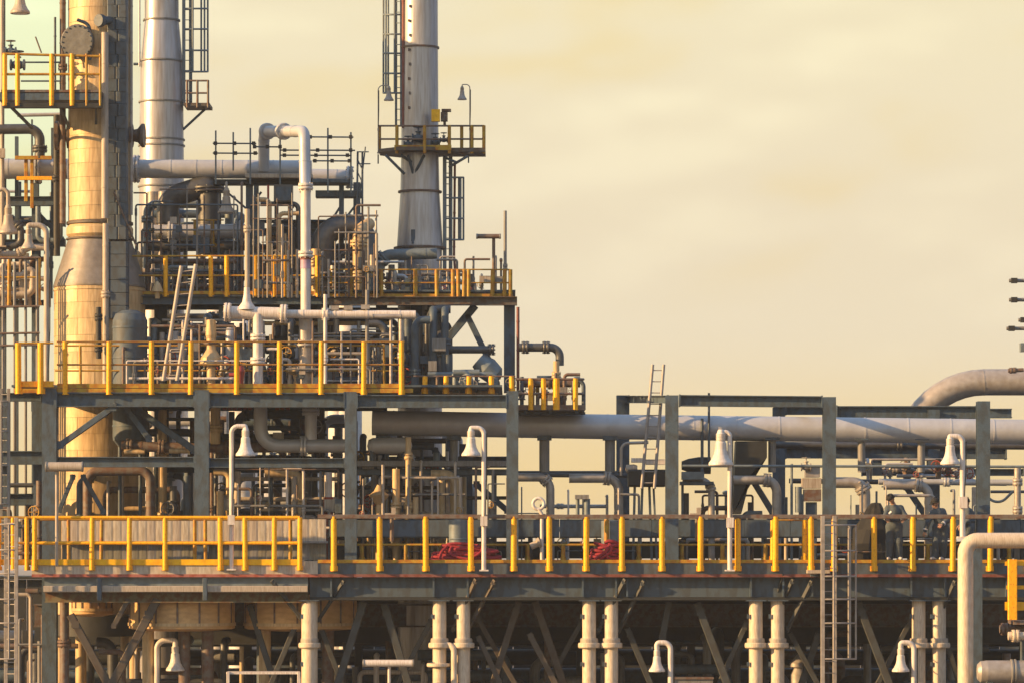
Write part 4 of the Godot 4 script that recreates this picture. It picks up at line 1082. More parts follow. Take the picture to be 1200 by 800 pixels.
	cluster("thin conduits and gauges on the deck in the second frame bay", "conduit_cluster", 246, 404, 545, 657, -3.4, -2.6, 167, 12, 4, 5, ["grey_paint", "brown_steel", "pipe_light", "white_paint"], 0.7, 2.0)
	# tan drum
	var t := thing("tan_drum", "rounded golden drum inside the yellow rail beside the column", "vessel", P(155, 349, -7.6))
	var s := Shape.new(); s.lathe(P(155, 336, -7.6), Vector3.UP, [[0, 0], [6 * S(-7.6), 0.02], [10 * S(-7.6), 0.12], [11.5 * S(-7.6), 0.3], [11.5 * S(-7.6), 0.75], [9 * S(-7.6), 0.98], [4 * S(-7.6), 1.08], [0, 1.1]], 22); part("shell", s, "cladding_tan", t)
	s = Shape.new(); s.tube([P(155, 349, -7.6), P(155, 335, -7.6)], 5 * S(-7.6), 12); part("stand", s, "brown_steel", t)
	t = thing("dome_valve", "small orange-tan dome standing below the yellow rail by the leaning ladder", "valve", P(184, 349, -6.2))
	s = Shape.new(); s.lathe(P(184, 342, -6.2), Vector3.UP, [[0, 0], [7 * S(-6), 0], [6 * S(-6), 0.08], [4 * S(-6), 0.2], [1 * S(-6), 0.3], [0, 0.3]], 16); s.tube([P(184, 350, -6.2), P(184, 341, -6.2)], 3 * S(-6), 10); part("dome", s, "cladding_tan", t)
	# white header on the upper deck
	t = thing("white_header", "white horizontal header pipe with a trumpet tee above the upper deck railing", "pipe", P(375, 460, -3.6))
	var k := S(-3.6)
	run(t, [P(262, 366, -3.6), P(336, 368, -3.6)], 7.5 * k, "white_paint", [0.06, 0.95])
	run(t, [P(336, 368, -3.6), P(487, 369, -3.6)], 5 * k, "white_paint", [0.3], 4)
	s = Shape.new(); s.lathe(P(289, 363, -3.6), Vector3.UP, [[11 * k, 0.0], [10 * k, 3 * k], [5.5 * k, 9 * k], [3.8 * k, 18 * k], [3.4 * k, 26 * k], [0, 26 * k]], 20); part("tee", s, "white_paint", t)
	run(t, [P(302, 368, -3.55), P(302, 400, -3.55), P(302, 459, -3.55)], 6 * k, "white_paint", [0.3, 0.6])
	run(t, [P(358, 372, -3.9), P(358, 459, -3.9)], 8 * k, "pipe_light", [0.35, 0.7])
	run(t, [P(381, 452, -3.5), P(381, 345, -3.5)], 2.2 * k, "white_paint", [0.3])
	run(t, [P(470, 459, -3.6), P(470, 374, -3.6)], 3 * k, "pipe_light", [0.5])
	run(t, [P(430, 459, -3.8), P(430, 340, -3.8)], 2.2 * k, "grey_paint", [])
	s = Shape.new()
	for q in [[392, 361], [408, 361], [428, 360]]: s.box(P(q[0], q[1], -3.6), Vector3(10 * k, 5 * k, 0.2))
	part("clamp", s, "pipe_light", t)
	# upper deck equipment
	t = thing("pump", "gold pump with coned body behind the third upper deck post", "pump", P(247, 460, -3.8))
	s = Shape.new(); s.lathe(P(247, 459, -3.8), Vector3.UP, [[0, 0], [5 * k, 0], [5 * k, 30 * k], [13 * k, 33 * k], [12 * k, 40 * k], [6 * k, 50 * k], [5.5 * k, 62 * k], [6.5 * k, 66 * k], [5.5 * k, 84 * k], [0, 85 * k]], 20); part("body", s, "cladding_tan", t)
	s = Shape.new(); disc(s, P(247, 402, -3.8), Vector3.UP, 9 * k, 0.08); disc(s, P(247, 428, -3.8), Vector3.UP, 9 * k, 0.06); part("flange", s, "brown_steel", t)
	t = thing("globe_valve", "tan valve body with wide round cap behind the upper deck railing, mid span", "valve", P(348, 460, -4.4))
	s = Shape.new(); s.lathe(P(348, 459, -4.4), Vector3.UP, [[0, 0], [6 * k, 0], [4 * k, 14 * k], [5 * k, 20 * k], [14 * k, 24 * k], [14 * k, 28 * k], [6 * k, 30 * k], [0, 31 * k]], 18); part("body", s, "cladding_tan", t)
	t = thing("hydrant", "small red and orange hydrant behind the upper deck railing", "hydrant", P(280, 460, -3.2))
	s = Shape.new(); s.lathe(P(281, 459, -3.2), Vector3.UP, [[0, 0], [5 * k, 0], [4 * k, 12 * k], [5 * k, 20 * k], [6 * k, 24 * k], [4 * k, 30 * k], [0, 32 * k]], 14); s.tube([P(268, 439, -3.2), P(282, 439, -3.2)], 2.6 * k, 10); part("body", s, "red_paint", t)
	t = thing("tall_vessel", "dark grey upright vessel in front of the right flank of the golden column", "vessel", P(152, 657, -4.6))
	s = Shape.new(); s.lathe(P(152, 524, -4.6), Vector3.UP, [[0, 0], [14 * S(-4.6), 0.02], [20 * S(-4.6), 0.2], [20.5 * S(-4.6), 0.3], [20.5 * S(-4.6), 148 * S(-4.6)], [17 * S(-4.6), 156 * S(-4.6)], [9 * S(-4.6), 160 * S(-4.6)], [0, 161 * S(-4.6)]], 30); part("shell", s, "slate_panel", t)
	for y in [385, 420, 484, 500]:
		s = Shape.new(); s.lathe(P(152, y, -4.6), Vector3.UP, [[20.4 * S(-4.6), 0], [21.2 * S(-4.6), 0], [21.2 * S(-4.6), 0.05], [20.4 * S(-4.6), 0.05]], 30); part("band", s, "dark_steel", t)
	for x in [140, 164]:
		s = Shape.new(); s.tube([P(x, 657, -4.6), P(x, 520, -4.6)], 2.2 * S(-4.6), 10); part("leg", s, "dark_steel", t)
	cluster("jumble of valves and dark pipes behind the left half of the tall upper deck railing", "pipe_cluster", 176, 300, 372, 459, -8.0, -4.8, 120, 14, 8, 7, ["duct_dark", "pipe_grey", "dark_steel", "brown_steel", "pipe_light", "blue_grey"], 1.4, 5.0)
	cluster("jumble of valves and dark pipes behind the right half of the tall upper deck railing", "pipe_cluster", 304, 476, 374, 459, -8.0, -4.6, 121, 18, 8, 9, ["duct_dark", "pipe_grey", "dark_steel", "brown_steel", "pipe_light", "cladding_tan"], 1.4, 5.0)
	cluster("brown and grey risers bundled beside the dark columns under the stack platform", "pipe_cluster", 472, 528, 362, 459, -7.6, -4.0, 122, 13, 4, 3, ["brown_steel", "dark_steel", "duct_dark", "dark_steel"], 2.0, 6.0)
	# leaning access ladders
	lean_ladder("pale ladder leaning behind the upper deck railing near the column", [212, 312], [191, 446], [229, 310], [207, 446], -3.0, "cream_paint", 2.3)
	# pipes above the balcony
	pipe("stub_pipe", "dark level stub pipe behind the long brace", [[523, 409.5, -5], [577, 409.5, -5]], 4.5, "duct_dark", [0.98], 0)
	pipe("stub_pipe", "dark pipe right of the frame leg, turning down into a small tan nozzle", [[608, 407, -5], [656, 407, -5], [656, 428, -5]], 5, "duct_dark", [0.12, 0.5], 0)
	pipe("stub_pipe", "tan nozzle pipe dropping to the round-ended balcony", [[652, 423, -4.2], [652, 478, -4.2]], 3.6, "cladding_tan", [0.3], 0)
	pipe("red_line", "thin red conduit climbing beside the dark frame leg", [[607, 460, -5.2], [607, 360, -5.2]], 1.8, "red_oxide", [], 3)
	pipe("balcony_pipe", "grey-brown pipe lying along the back of the round-ended balcony", [[612, 449, -4.6], [680, 449, -4.6]], 4.6, "brown_steel", [0.5], 2)
	t = thing("hopper", "dark tilted funnel hopper beneath the brace", "hopper", P(570, 460, -5))
	s = Shape.new(); s.lathe(P(560, 422, -5), Vector3(0.75, -0.66, 0), [[0, 0], [10 * k, 0], [14 * k, 14 * k], [12 * k, 28 * k], [5 * k, 34 * k], [0, 34 * k]], 20); part("funnel", s, "blue_grey", t)
	s = Shape.new(); s.tube([P(575, 460, -5), P(575, 440, -5)], 4 * k, 10); part("stand", s, "dark_steel", t)
	cluster("low dark valves behind the short yellow posts right of the tall railing", "pipe_cluster", 490, 604, 436, 460, -5.5, -3.2, 123, 9, 3, 6, ["dark_steel", "brown_steel", "cream_paint", "blue_grey"], 1.6, 4.0)
	cluster("valves and risers on the round-ended balcony", "pipe_cluster", 608, 680, 436, 477, -4.7, -3.6, 124, 6, 2, 4, ["dark_steel", "brown_steel", "pipe_light"], 1.2, 2.8)


func lean_ladder(label: String, a0: Array, a1: Array, b0: Array, b1: Array, z: float, m: String, rpx: float) -> void:
	var t := thing("ladder", label, "ladder", P(a1[0], a1[1], z))
	var k := S(z)
	var at := P(a0[0], a0[1], z - 0.5); var ab := P(a1[0], a1[1], z); var bt := P(b0[0], b0[1], z - 0.5); var bb := P(b1[0], b1[1], z)
	for q in [[ab, at], [bb, bt]]:
		var s := Shape.new(); s.tube([q[0], q[1]], rpx * k, 8); part("rail", s, m, t)
	var n := int((at - ab).length() / 0.3)
	for i in n:
		var s := Shape.new(); var f := (i + 0.5) / n; s.tube([ab.lerp(at, f), bb.lerp(bt, f)], 0.016, 6); part("rung", s, m, t)


func main_pipes() -> void:
	var t := thing("main_pipe", "long fat grey pipe running right from the frame under open sky", "pipe", P(800, 515, -5))
	run(t, [P(436, 495, -5), P(700, 499.5, -5), P(1290, 507, -5)], 14.6 * S(-5), "pipe_grey", [], 17, 0.2, 26)
	for x in [449, 532, 638, 715, 905, 1010, 1080]:
		var s := Shape.new()
		var yb := 553.0 if x != 449 else 520.0
		s.tube([P(x, yb, -5), P(x, 510, -5)], (6.0 if x == 715 or x == 638 else 4.5) * S(-5), 12); part("support", s, "grey_paint", t)
		s = Shape.new(); s.box(P(x, 513, -5), Vector3(0.4, 0.12, 0.5)); part("saddle", s, "dark_steel", t)
	pipe("swan_pipe", "bright silver pipe sweeping up and turning level at the right edge", [[1052, 528, -10.4], [1103, 447.5, -10.2], [1290, 447.5, -10]], 15.5, "pipe_light", [0.8], 3, 2.3)
	pipe("rack_pipe", "grey pipe hidden just below the fat pipe in the right rack", [[905, 521, -6.5], [1280, 523, -6.5]], 4, "duct_dark", [0.4], 0)
	pipe("conduit", "thin blue-grey conduit line crossing the right rack", [[800, 545.5, -3], [1220, 546.5, -3]], 1.6, "blue_grey", [], 0)
	pipe("conduit", "thin conduit line over the sky gaps right of the frame leg", [[400, 553, -6], [730, 553, -6]], 1.8, "dark_steel", [], 0)
	# row of small goose-bends below the fat pipe
	var defs := [
		[[600, 559, 645, 604], 5.0, "first grey goose-bend below the fat pipe, right of the frame leg"],
		[[667, 560, 725, 604], 5.5, "second goose-bend below the fat pipe, left of the dark machine"],
		[[800, 562, 834, 604], 4.0, "small goose-bend inside the portal frame near the sixth lamp pole"],
		[[856, 562, 910.5, 604], 5.5, "wide goose-bend inside the portal frame, right of the white lamp"],
		[[978, 565, 1014, 604], 6.5, "thick grey goose-bend just right of the portal frame"],
		[[1036, 568, 1089, 604], 5.5, "sunlit goose-bend behind the workers on the right"]]
	for d in defs:
		var q: Array = d[0]
		pipe("bend_pipe", d[2], [[q[0], q[1], -4.6], [q[2], q[1], -4.6], [q[2], 657, -4.6]], d[1], "pipe_light", [0.75, 0.3], 0, 0.34)
	pipe("bend_pipe", "sunlit upright bend left of the lamp near the frame leg", [[505, 556, -4.4], [533, 556, -4.4], [533, 657, -4.4]], 6, "cladding_tan", [0.8], 0, 0.3)
	pipe("flat_pipe", "short dark level pipe above the second goose-bend", [[604, 556, -5.4], [736, 557, -5.4]], 2.6, "duct_dark", [], 0)
	pipe("flat_pipe", "dark level pipe low in the right rack behind the portal leg", [[925, 563, -6], [1180, 566, -6]], 3.0, "duct_dark", [0.3], 0)
	pipe("flat_pipe", "grey level pipe behind the right rack upright", [[1030, 564, -5.5], [1190, 565, -5.5]], 3.6, "pipe_grey", [0.5], 0)
	# bay below the upper deck
	pipe("loop_header", "thick grey pipe dipping in a U below the upper deck", [[305, 474, -4], [305, 522, -4], [404, 522, -4]], 8, "pipe_grey", [0.65], 3, 0.5)
	pipe("drop_pipe", "grey drop pipe joining the dipping U pipe", [[364, 474, -4], [364, 515, -4]], 7, "pipe_grey", [0.2], 0)
	pipe("drop_pipe", "beige drop pipe just right of the second frame leg", [[252, 474, -4.4], [252, 520, -4.4]], 6, "cladding_tan", [0.6], 0)
	pipe("level_pipe", "grey-brown level pipe low in the left frame bay", [[142, 522, -3.6], [236, 525, -3.6]], 6, "brown_steel", [0.1, 0.5], 2)
	pipe("level_pipe", "brown level pipe behind the bell lamp in the second bay", [[244, 524, -4.6], [320, 524, -4.6]], 6, "brown_steel", [0.3], 0)
	pipe("arch_pipe", "brown arch-shaped pipe standing below the left mid beam", [[102, 657, -4], [102, 552, -4], [176, 551, -4], [176, 657, -4]], 5.5, "brown_steel", [0.15, 0.85], 0, 0.3)
	pipe("riser", "tall sunlit riser between column and second frame leg", [[190, 657, -5], [190, 480, -5]], 5, "cladding_tan", [0.3, 0.7], 0)
	pipe("riser", "orange-lit riser with elbow left of the third frame leg", [[310, 553, -4.8], [350, 553, -4.8], [350, 657, -4.8]], 6, "cladding_tan", [0.5], 0, 0.3)
	pipe("riser", "white riser with red foot beside the third frame leg", [[384.5, 657, -3.4], [384.5, 553, -3.4]], 4.5, "white_paint", [0.35], 0)
	pipe("riser", "red base sleeve of the white riser", [[384.5, 657, -3.3], [384.5, 582, -3.3]], 5.6, "red_paint", [], 0)
	t = thing("horizontal_vessel", "short grey horizontal vessel under the fat pipe next to the third frame leg", "vessel", P(455, 540, -4.6))
	var s := Shape.new(); s.lathe(P(430, 522, -4.6), Vector3.RIGHT, [[0, 0], [7 * S(-4.6), 0.04], [9.5 * S(-4.6), 0.16], [9.5 * S(-4.6), 1.1], [7 * S(-4.6), 1.22], [0, 1.26]], 22); part("shell", s, "pipe_grey", t)
	s = Shape.new(); s.bar(P(418, 543, -4.6), P(596, 543, -4.6), 0.4, 0.16); part("shelf", s, "grey_paint", t)
	for x in [436, 474]:
		s = Shape.new(); s.bar(P(x, 541, -4.6), P(x, 528, -4.6), 0.1, 0.3); part("saddle", s, "dark_steel", t)
	t = thing("tray", "dark shelf beams with small cable trays below the grey vessel", "cable tray", P(500, 560, -5))
	for q in [[418, 594, 553, 7, -5.0, "dark_steel"], [418, 540, 571, 4, -6.0, "black_steel"], [440, 594, 583, 4, -6.4, "black_steel"]]:
		s = Shape.new(); s.bar(P(q[0], q[2], q[4]), P(q[1], q[2], q[4]), 0.5, q[3] * S(-5)); part("tray", s, q[5], t)
	for x in [425, 470, 520, 580]:
		s = Shape.new(); s.bar(P(x, 657, -5.5), P(x, 551, -5.5), 0.1, 0.1); part("leg", s, "dark_steel", t)
	t = thing("cone_valve", "sunlit valve with coned bonnet low in the bay under the grey vessel", "valve", P(443, 657, -3.2))
	s = Shape.new(); s.lathe(P(444, 657, -3.2), Vector3.UP, [[0, 0], [4 * S(-3.2), 0], [4 * S(-3.2), 66 * S(-3.2)], [12 * S(-3.2), 77 * S(-3.2)], [6 * S(-3.2), 82 * S(-3.2)], [2 * S(-3.2), 90 * S(-3.2)], [0, 91 * S(-3.2)]], 16); part("body", s, "cladding_tan", t)
	pipe("riser", "bright tan riser right of the coned valve", [[464, 657, -3.3], [464, 549, -3.3]], 4.4, "cladding_pale", [0.6], 0)
	pipe("riser", "tall thin tan riser passing in front of the grey vessel", [[478.5, 657, -3.2], [478.5, 512, -3.2]], 3.4, "cladding_tan", [0.45, 0.85], 0)
	pipe("riser", "low stub riser beside the tall thin one", [[487, 657, -3.2], [487, 582, -3.2]], 3.4, "cladding_tan", [], 0)
	cluster("small pumps and pipes on the deck behind the pale windbreak", "pipe_cluster", 84, 230, 556, 657, -6.0, -4.0, 130, 9, 4, 5, ["brown_steel", "duct_dark", "pipe_light", "cladding_tan", "dark_steel"], 1.6, 5.0)
	cluster("pumps and thin pipes in the bay behind the bell lamp, second frame bay", "pipe_cluster", 250, 404, 552, 657, -7.0, -3.6, 131, 15, 5, 7, ["pipe_light", "duct_dark", "cladding_tan", "dark_steel", "cream_paint", "brown_steel"], 1.4, 4.6)
	cluster("dark pipework hung under the upper deck in the second frame bay", "pipe_cluster", 246, 404, 478, 540, -8.0, -4.8, 132, 8, 5, 3, ["duct_dark", "dark_steel", "brown_steel", "black_steel"], 2.0, 6.0)
	cluster("dark pipes around the braces in the first frame bay", "pipe_cluster", 140, 232, 480, 545, -8.0, -6.0, 133, 7, 4, 2, ["duct_dark", "dark_steel", "brown_steel", "blue_grey"], 2.0, 6.0)
	cluster("dense valves and thin pipes under the fat pipe beside the lamp", "pipe_cluster", 420, 545, 556, 657, -7.4, -3.6, 134, 16, 5, 9, ["duct_dark", "pipe_grey", "brown_steel", "pipe_light", "cladding_tan"], 1.4, 4.4)
	cluster("dark pipes hanging between vessel and fat pipe in the third bay", "pipe_cluster", 420, 545, 508, 556, -8.0, -5.4, 135, 9, 4, 4, ["duct_dark", "dark_steel", "pipe_grey", "blue_grey"], 1.6, 4.4)
	for q in [[153, 512, "pale level pipe segment at the mid beam of the first bay"], [206, 511, "pale level pipe segment nearer the second frame leg"]]:
		pipe("sun_pipe", q[2], [[q[0] - 8, q[1] + 17, -3.2], [q[0] + 16, q[1] + 17, -3.2]], 3, "cladding_pale", [], 0)
	# orange strips under the upper deck
	for q in [[260, 296, "orange-red cable ladder under the upper deck, second bay"], [322, 342, "short orange-red cable ladder under the upper deck near the drop pipe"]]:
		t = thing("cable_ladder", q[2], "cable tray", P(q[0], 480, -6))
		for i in int((q[1] - q[0]) / 6):
			s = Shape.new(); s.box(P(q[0] + i * 6 + 3, 478, -6), Vector3(4.6 * S(-6), 4 * S(-6), 0.2)); part("cable_box", s, "red_paint", t)
		s = Shape.new(); s.bar(P(q[0], 475, -6), P(q[1], 475, -6), 0.3, 0.05); part("tray", s, "brown_steel", t)


func deck_equipment() -> void:
	# machine in the portal frame
	var t := thing("machine_skid", "dark machine with white top on a stand behind the leaning ladder", "machine", P(757, 657, -4.5))
	var k := S(-4.5)
	var s := Shape.new(); s.bar(P(736, 560, -4.5), P(779, 560, -4.5), 0.9, 20 * k); part("body", s, "black_steel", t)
	s = Shape.new(); s.box(P(768, 541, -4.3), Vector3(22 * k, 6 * k, 0.5)); s.box(P(747, 539, -4.4), Vector3(14 * k, 5 * k, 0.4)); part("white_cover", s, "white_paint", t)
	s = Shape.new(); s.lathe(P(733, 549, -4.3), Vector3.RIGHT, [[0, 0], [5 * k, 0.02], [5.5 * k, 10 * k], [4 * k, 14 * k], [0, 14 * k]], 14); part("motor", s, "cream_paint", t)
	s = Shape.new(); s.tube(bend([P(728, 557, -4.3), P(728, 519, -4.3), P(760, 518, -4.3)], 0.2), 1.8 * k, 8); part("hose", s, "pipe_light", t)
	for q in [[750, 603, 753, 568], [764, 603, 761, 568], [770, 603, 766, 570], [742, 603, 744, 568]]:
		s = Shape.new(); s.bar(P(q[0], 657, -4.5), P(q[2], q[3], -4.5), 3 * k, 0.06); part("leg", s, "blue_grey", t)
	t = thing("machine_skid", "dark rounded machine inside the portal frame left of the white lamp", "machine", P(815, 657, -4.8))
	s = Shape.new(); s.lathe(P(799, 545, -4.8), Vector3.RIGHT, [[0, 0], [5 * k, 0.0], [8 * k, 8 * k], [10 * k, 20 * k], [10 * k, 34 * k], [0, 34 * k]], 20); part("drum", s, "black_steel", t)
	s = Shape.new(); s.box(P(812, 557, -4.4), Vector3(26 * k, 9 * k, 0.5)); part("panel", s, "blue_grey", t)
	s = Shape.new(); s.bar(P(797, 566, -4.6), P(836, 566, -4.6), 0.6, 4 * k); part("base", s, "dark_steel", t)
	for x in [800, 833]:
		s = Shape.new(); s.bar(P(x, 657, -4.8), P(x, 566, -4.8), 3 * k, 0.08); part("leg", s, "dark_steel", t)
	s = Shape.new(); s.tube([P(823, 566, -4.6), P(823, 490, -4.6)], 1.8 * k, 8); s.tube([P(831, 540, -4.6), P(831, 460, -4.6)], 1.4 * k, 8); part("mast", s, "dark_steel", t)
	t = thing("duct_box", "black box duct hanging under the fat pipe right of the white lamp", "duct", P(878, 600, -5))
	s = Shape.new(); s.extrude(P(0, 0, -5.3) * 0 + Vector3(0, 0, -5.4), Vector3(0, 0, -4.6), Vector3.RIGHT, Vector3.UP, [[P(858, 0, -5).x, P(0, 602, -5).y], [P(868, 0, -5).x, P(0, 602, -5).y], [P(880, 0, -5).x, P(0, 555, -5).y], [P(898, 0, -5).x, P(0, 536, -5).y], [P(898, 0, -5).x, P(0, 517, -5).y], [P(862, 0, -5).x, P(0, 517, -5).y]]); part("duct", s, "black_steel", t)
	s = Shape.new(); s.bar(P(882, 562, -5.2), P(906, 602, -5.2), 0.2, 6 * k); part("stay", s, "dark_steel", t)
	t = thing("beige_unit", "beige pump unit with stacked boxes behind the right portal leg", "pump", P(953, 657, -4.6))
	for q in [[952, 553, 17, 12, "pipe_light"], [951, 566, 22, 12, "cream_paint"], [952, 580, 20, 14, "brown_steel"]]:
		s = Shape.new(); s.box(P(q[0], q[1], -4.6), Vector3(q[2] * k, q[3] * k, 0.5)); part("box", s, q[4], t)
	s = Shape.new(); s.bar(P(951, 657, -4.6), P(951, 588, -4.6), 0.3, 0.3); part("stand", s, "dark_steel", t)
	s = Shape.new(); s.tube([P(928, 657, -4.4), P(928, 543, -4.4)], 1.6 * k, 8); s.tube([P(936, 600, -4.4), P(936, 570, -4.4)], 4 * k, 10); part("pipe", s, "blue_grey", t)
	valve(t, P(945, 547, -4.3), Vector3.RIGHT, 0.09, "pipe_light", "grey_paint")
	# lifting ladder leaning on the pipe
	lean_ladder("long ladder leaning against the fat pipe, its top against the sky", [765, 427], [752, 572], [778, 427], [767, 572], -3.6, "ladder_grey", 1.9)
	# small stuff on the rail line
	t = thing("wall_hydrant", "white ring-topped fitting on a pole at the deck rail between yellow posts", "fitting", P(635, 650, -0.9))
	s = Shape.new(); s.ring(P(631, 590, -0.9), Vector3.BACK, 6.5 * S(-0.9), 2 * S(-0.9), 18, 8); part("ring", s, "white_paint", t)
	s = Shape.new(); s.tube(bend([P(631, 596, -0.9), P(635, 602, -0.9), P(635, 657, -0.9)], 0.1), 2.2 * S(-0.9), 10); part("stem", s, "white_paint", t)
	s = Shape.new(); s.lathe(P(622, 640, -0.9), Vector3(0.9, 0.4, 0), [[0, 0], [4 * k, 0], [4 * k, 8 * k], [6 * k, 9 * k], [6 * k, 12 * k], [0, 12 * k]], 12); part("nozzle", s, "cream_paint", t)
	t = thing("twin_post", "pair of grey capped stubs on the duct between second and third goose-bends", "fitting", P(683, 606, -3.4))
	for q in [[677, 581], [688, 584]]:
		s = Shape.new(); s.tube([P(q[0], 606, -3.4), P(q[0], q[1], -3.4)], (2.2 if q[0] < 680 else 3.6) * k, 10); part("post", s, "blue_grey", t)
	s = Shape.new(); s.box(P(682, 582, -3.4), Vector3(16 * k, 5 * k, 0.3)); part("cap", s, "grey_paint", t)
	for q in [[457, "short grey hose post hanging from the drab handrail, third yellow post"], [815, "small white bracket lamp on the handrail inside the portal frame"]]:
		t = thing("rail_fitting", q[1], "fitting", P(q[0], 640, -0.3))
		s = Shape.new(); s.tube([P(q[0] + 2, 634, -0.3), P(q[0] + 2, 604, -0.3)], 2.2 * k, 8); part("stem", s, "brown_steel", t)
		s = Shape.new(); s.box(P(q[0], 603, -0.3), Vector3(12 * k, 4 * k, 0.12)); s.box(P(q[0] + 4, 598, -0.3), Vector3(5 * k, 7 * k, 0.1)); part("head", s, "cream_paint", t)
	t = thing("hose_barrel", "blue-grey barrel standing behind the red hose heap", "barrel", P(537, 657, -1.95))
	s = Shape.new(); s.lathe(P(537, 657, -1.95), Vector3.UP, [[0, 0], [11 * k, 0], [11 * k, 24 * k], [11.6 * k, 25 * k], [11 * k, 26 * k], [11 * k, 47 * k], [0, 48 * k]], 20); part("drum", s, "blue_grey", t)
	t = thing("hose_barrel", "blue-grey cylinder with yellow pole behind the smaller red heap", "barrel", P(715, 657, -1.95))
	s = Shape.new(); s.lathe(P(716, 657, -1.95), Vector3.UP, [[0, 0], [11 * k, 0], [11 * k, 46 * k], [0, 47 * k]], 20); part("drum", s, "blue_grey", t)
	s = Shape.new(); s.tube([P(711, 657, -1.6), P(711, 608, -1.6)], 2.8 * k, 8); part("pole", s, "yellow_worn", t)
	# red heaps of hose
	heap("long heap of crimson hose lying between yellow deck posts near the tall lamp", 505, 583, 637, -0.55, 501)
	heap("smaller heap of red hose piled high against a yellow deck post", 692, 729, 634, -0.5, 502)
	# rear equipment along the deck, right
	cluster("pipes and small valves standing on the deck right of the frame leg", "pipe_cluster", 606, 730, 575, 657, -6.5, -4.8, 140, 5, 1, 2, ["pipe_grey", "duct_dark", "pipe_light"], 1.2, 3.0)
	cluster("valves and thin pipes on the deck within the portal frame", "pipe_cluster", 800, 905, 575, 657, -6.5, -4.2, 141, 7, 2, 4, ["duct_dark", "pipe_light", "blue_grey", "brown_steel"], 1.2, 3.4)
	cluster("small pumps and valves standing behind the caged ladder", "pipe_cluster", 918, 1030, 575, 657, -6.5, -4.6, 142, 8, 2, 5, ["duct_dark", "pipe_light", "blue_grey", "cream_paint"], 1.2, 3.4)
	cluster("thin conduits and gauges on the deck right of the portal frame", "conduit_cluster", 985, 1150, 560, 657, -4.2, -3.0, 145, 8, 2, 4, ["grey_paint", "blue_grey", "pipe_light"], 0.7, 1.8)
	cluster("thin conduits and gauges on the deck left of the portal frame", "conduit_cluster", 606, 780, 570, 657, -4.2, -3.0, 146, 8, 1, 4, ["grey_paint", "blue_grey", "pipe_light", "white_paint"], 0.7, 1.8)
	cluster("cable-hung valve cluster high in the right rack under the fat pipe", "pipe_cluster", 1010, 1150, 535, 562, -8.4, -6.6, 143, 9, 3, 6, ["duct_dark", "pipe_grey", "brown_steel", "pipe_light"], 1.4, 3.6)
	cluster("valves and thin pipes on the deck at the right edge", "pipe_cluster", 1140, 1230, 570, 657, -6.5, -4.0, 144, 7, 2, 4, ["duct_dark", "pipe_light", "brown_steel"], 1.2, 3.4)
	pipe("loose_hose", "pale slack hose hanging between the right rack upright and the edge", [[1154, 575, -3.6], [1162, 587, -3.6], [1175, 588, -3.6], [1188, 575, -3.6]], 1.6, "blue_grey", [], 0, 0.5)
	pipe("valve_post", "knobbly pale pipe with flanges at the far right edge of the deck", [[1193, 657, -3], [1193, 548, -3]], 4, "pipe_light", [0.3, 0.55, 0.85], 0)
	t = thing("cover_heap", "black sheeted hump on the deck beside the standing worker", "cover", P(1022, 657, -1.7))
	s = Shape.new()
	var prof := [[24, 0.0], [22, 20], [20, 36], [13, 50], [9, 60], [5, 66], [0, 67]]
	var base := P(1020, 657, -1.7)
	var rows := []
	for q in prof:
		var ring := []
		for j in 18:
			var an := TAU * j / 18
			var w: float = q[0] * (1.0 + 0.16 * sin(an * 3 + q[1] * 0.1) + 0.08 * cos(an * 7))
			ring.append(base + Vector3((cos(an) * w + q[1] * 0.1) * k, q[1] * k, sin(an) * w * 0.6 * k))
		rows.append(ring)
	for i in rows.size() - 1:
		for j in 18: s.quad(rows[i][(j + 1) % 18], rows[i][j], rows[i + 1][j], rows[i + 1][(j + 1) % 18])
	part("sheet", s, "cloth_black", t)
	s = Shape.new(); s.ring(base + Vector3(0.05, 0.25, 0), Vector3.UP, 23 * k, 0.015, 18, 5); part("cord", s, "brown_steel", t)


func heap(label: String, x0: float, x1: float, top: float, z: float, sd: int) -> void:
	var g := RandomNumberGenerator.new(); g.seed = sd
	var t := thing("hose_heap", label, "hose", P((x0 + x1) / 2, 657, z))
	var w := (x1 - x0) * S(z); var hh := (657.0 - top) * S(z)
	var c := P((x0 + x1) / 2, 657, z)
	for i in 9:
		var s := Shape.new()
		var f := i / 8.0
		var half := w / 2 * (1.0 - 0.62 * f * f)
		var sh := g.randf_range(-0.1, 0.16) * w * f
		var pts := []
		for j in 25:
			var an := TAU * j / 24.0
			var wob := 1.0 + 0.09 * sin(an * 3 + i * 1.7) + 0.05 * sin(an * 5 + i)
			pts.append(c + Vector3(sh + cos(an) * half * wob, 0.04 + f * (hh - 0.06) + 0.03 * sin(an * 2 + i * 2.1), sin(an) * 0.28 * wob * (1.0 - 0.5 * f)))
		s.tube(pts, 0.042, 8, -1.0, true)
		part("hose_coil", s, "red_cloth", t)
	var s := Shape.new()
	for q in 3: s.tube(bend([c + Vector3(g.randf_range(-0.4, 0.4) * w, hh * 0.9, 0.1), c + Vector3(g.randf_range(-0.5, 0.5) * w, hh * 0.5, 0.3), c + Vector3(g.randf_range(-0.5, 0.5) * w, 0.05, 0.34)], 0.2), 0.04, 8)
	part("hose_end", s, "red_cloth", t)


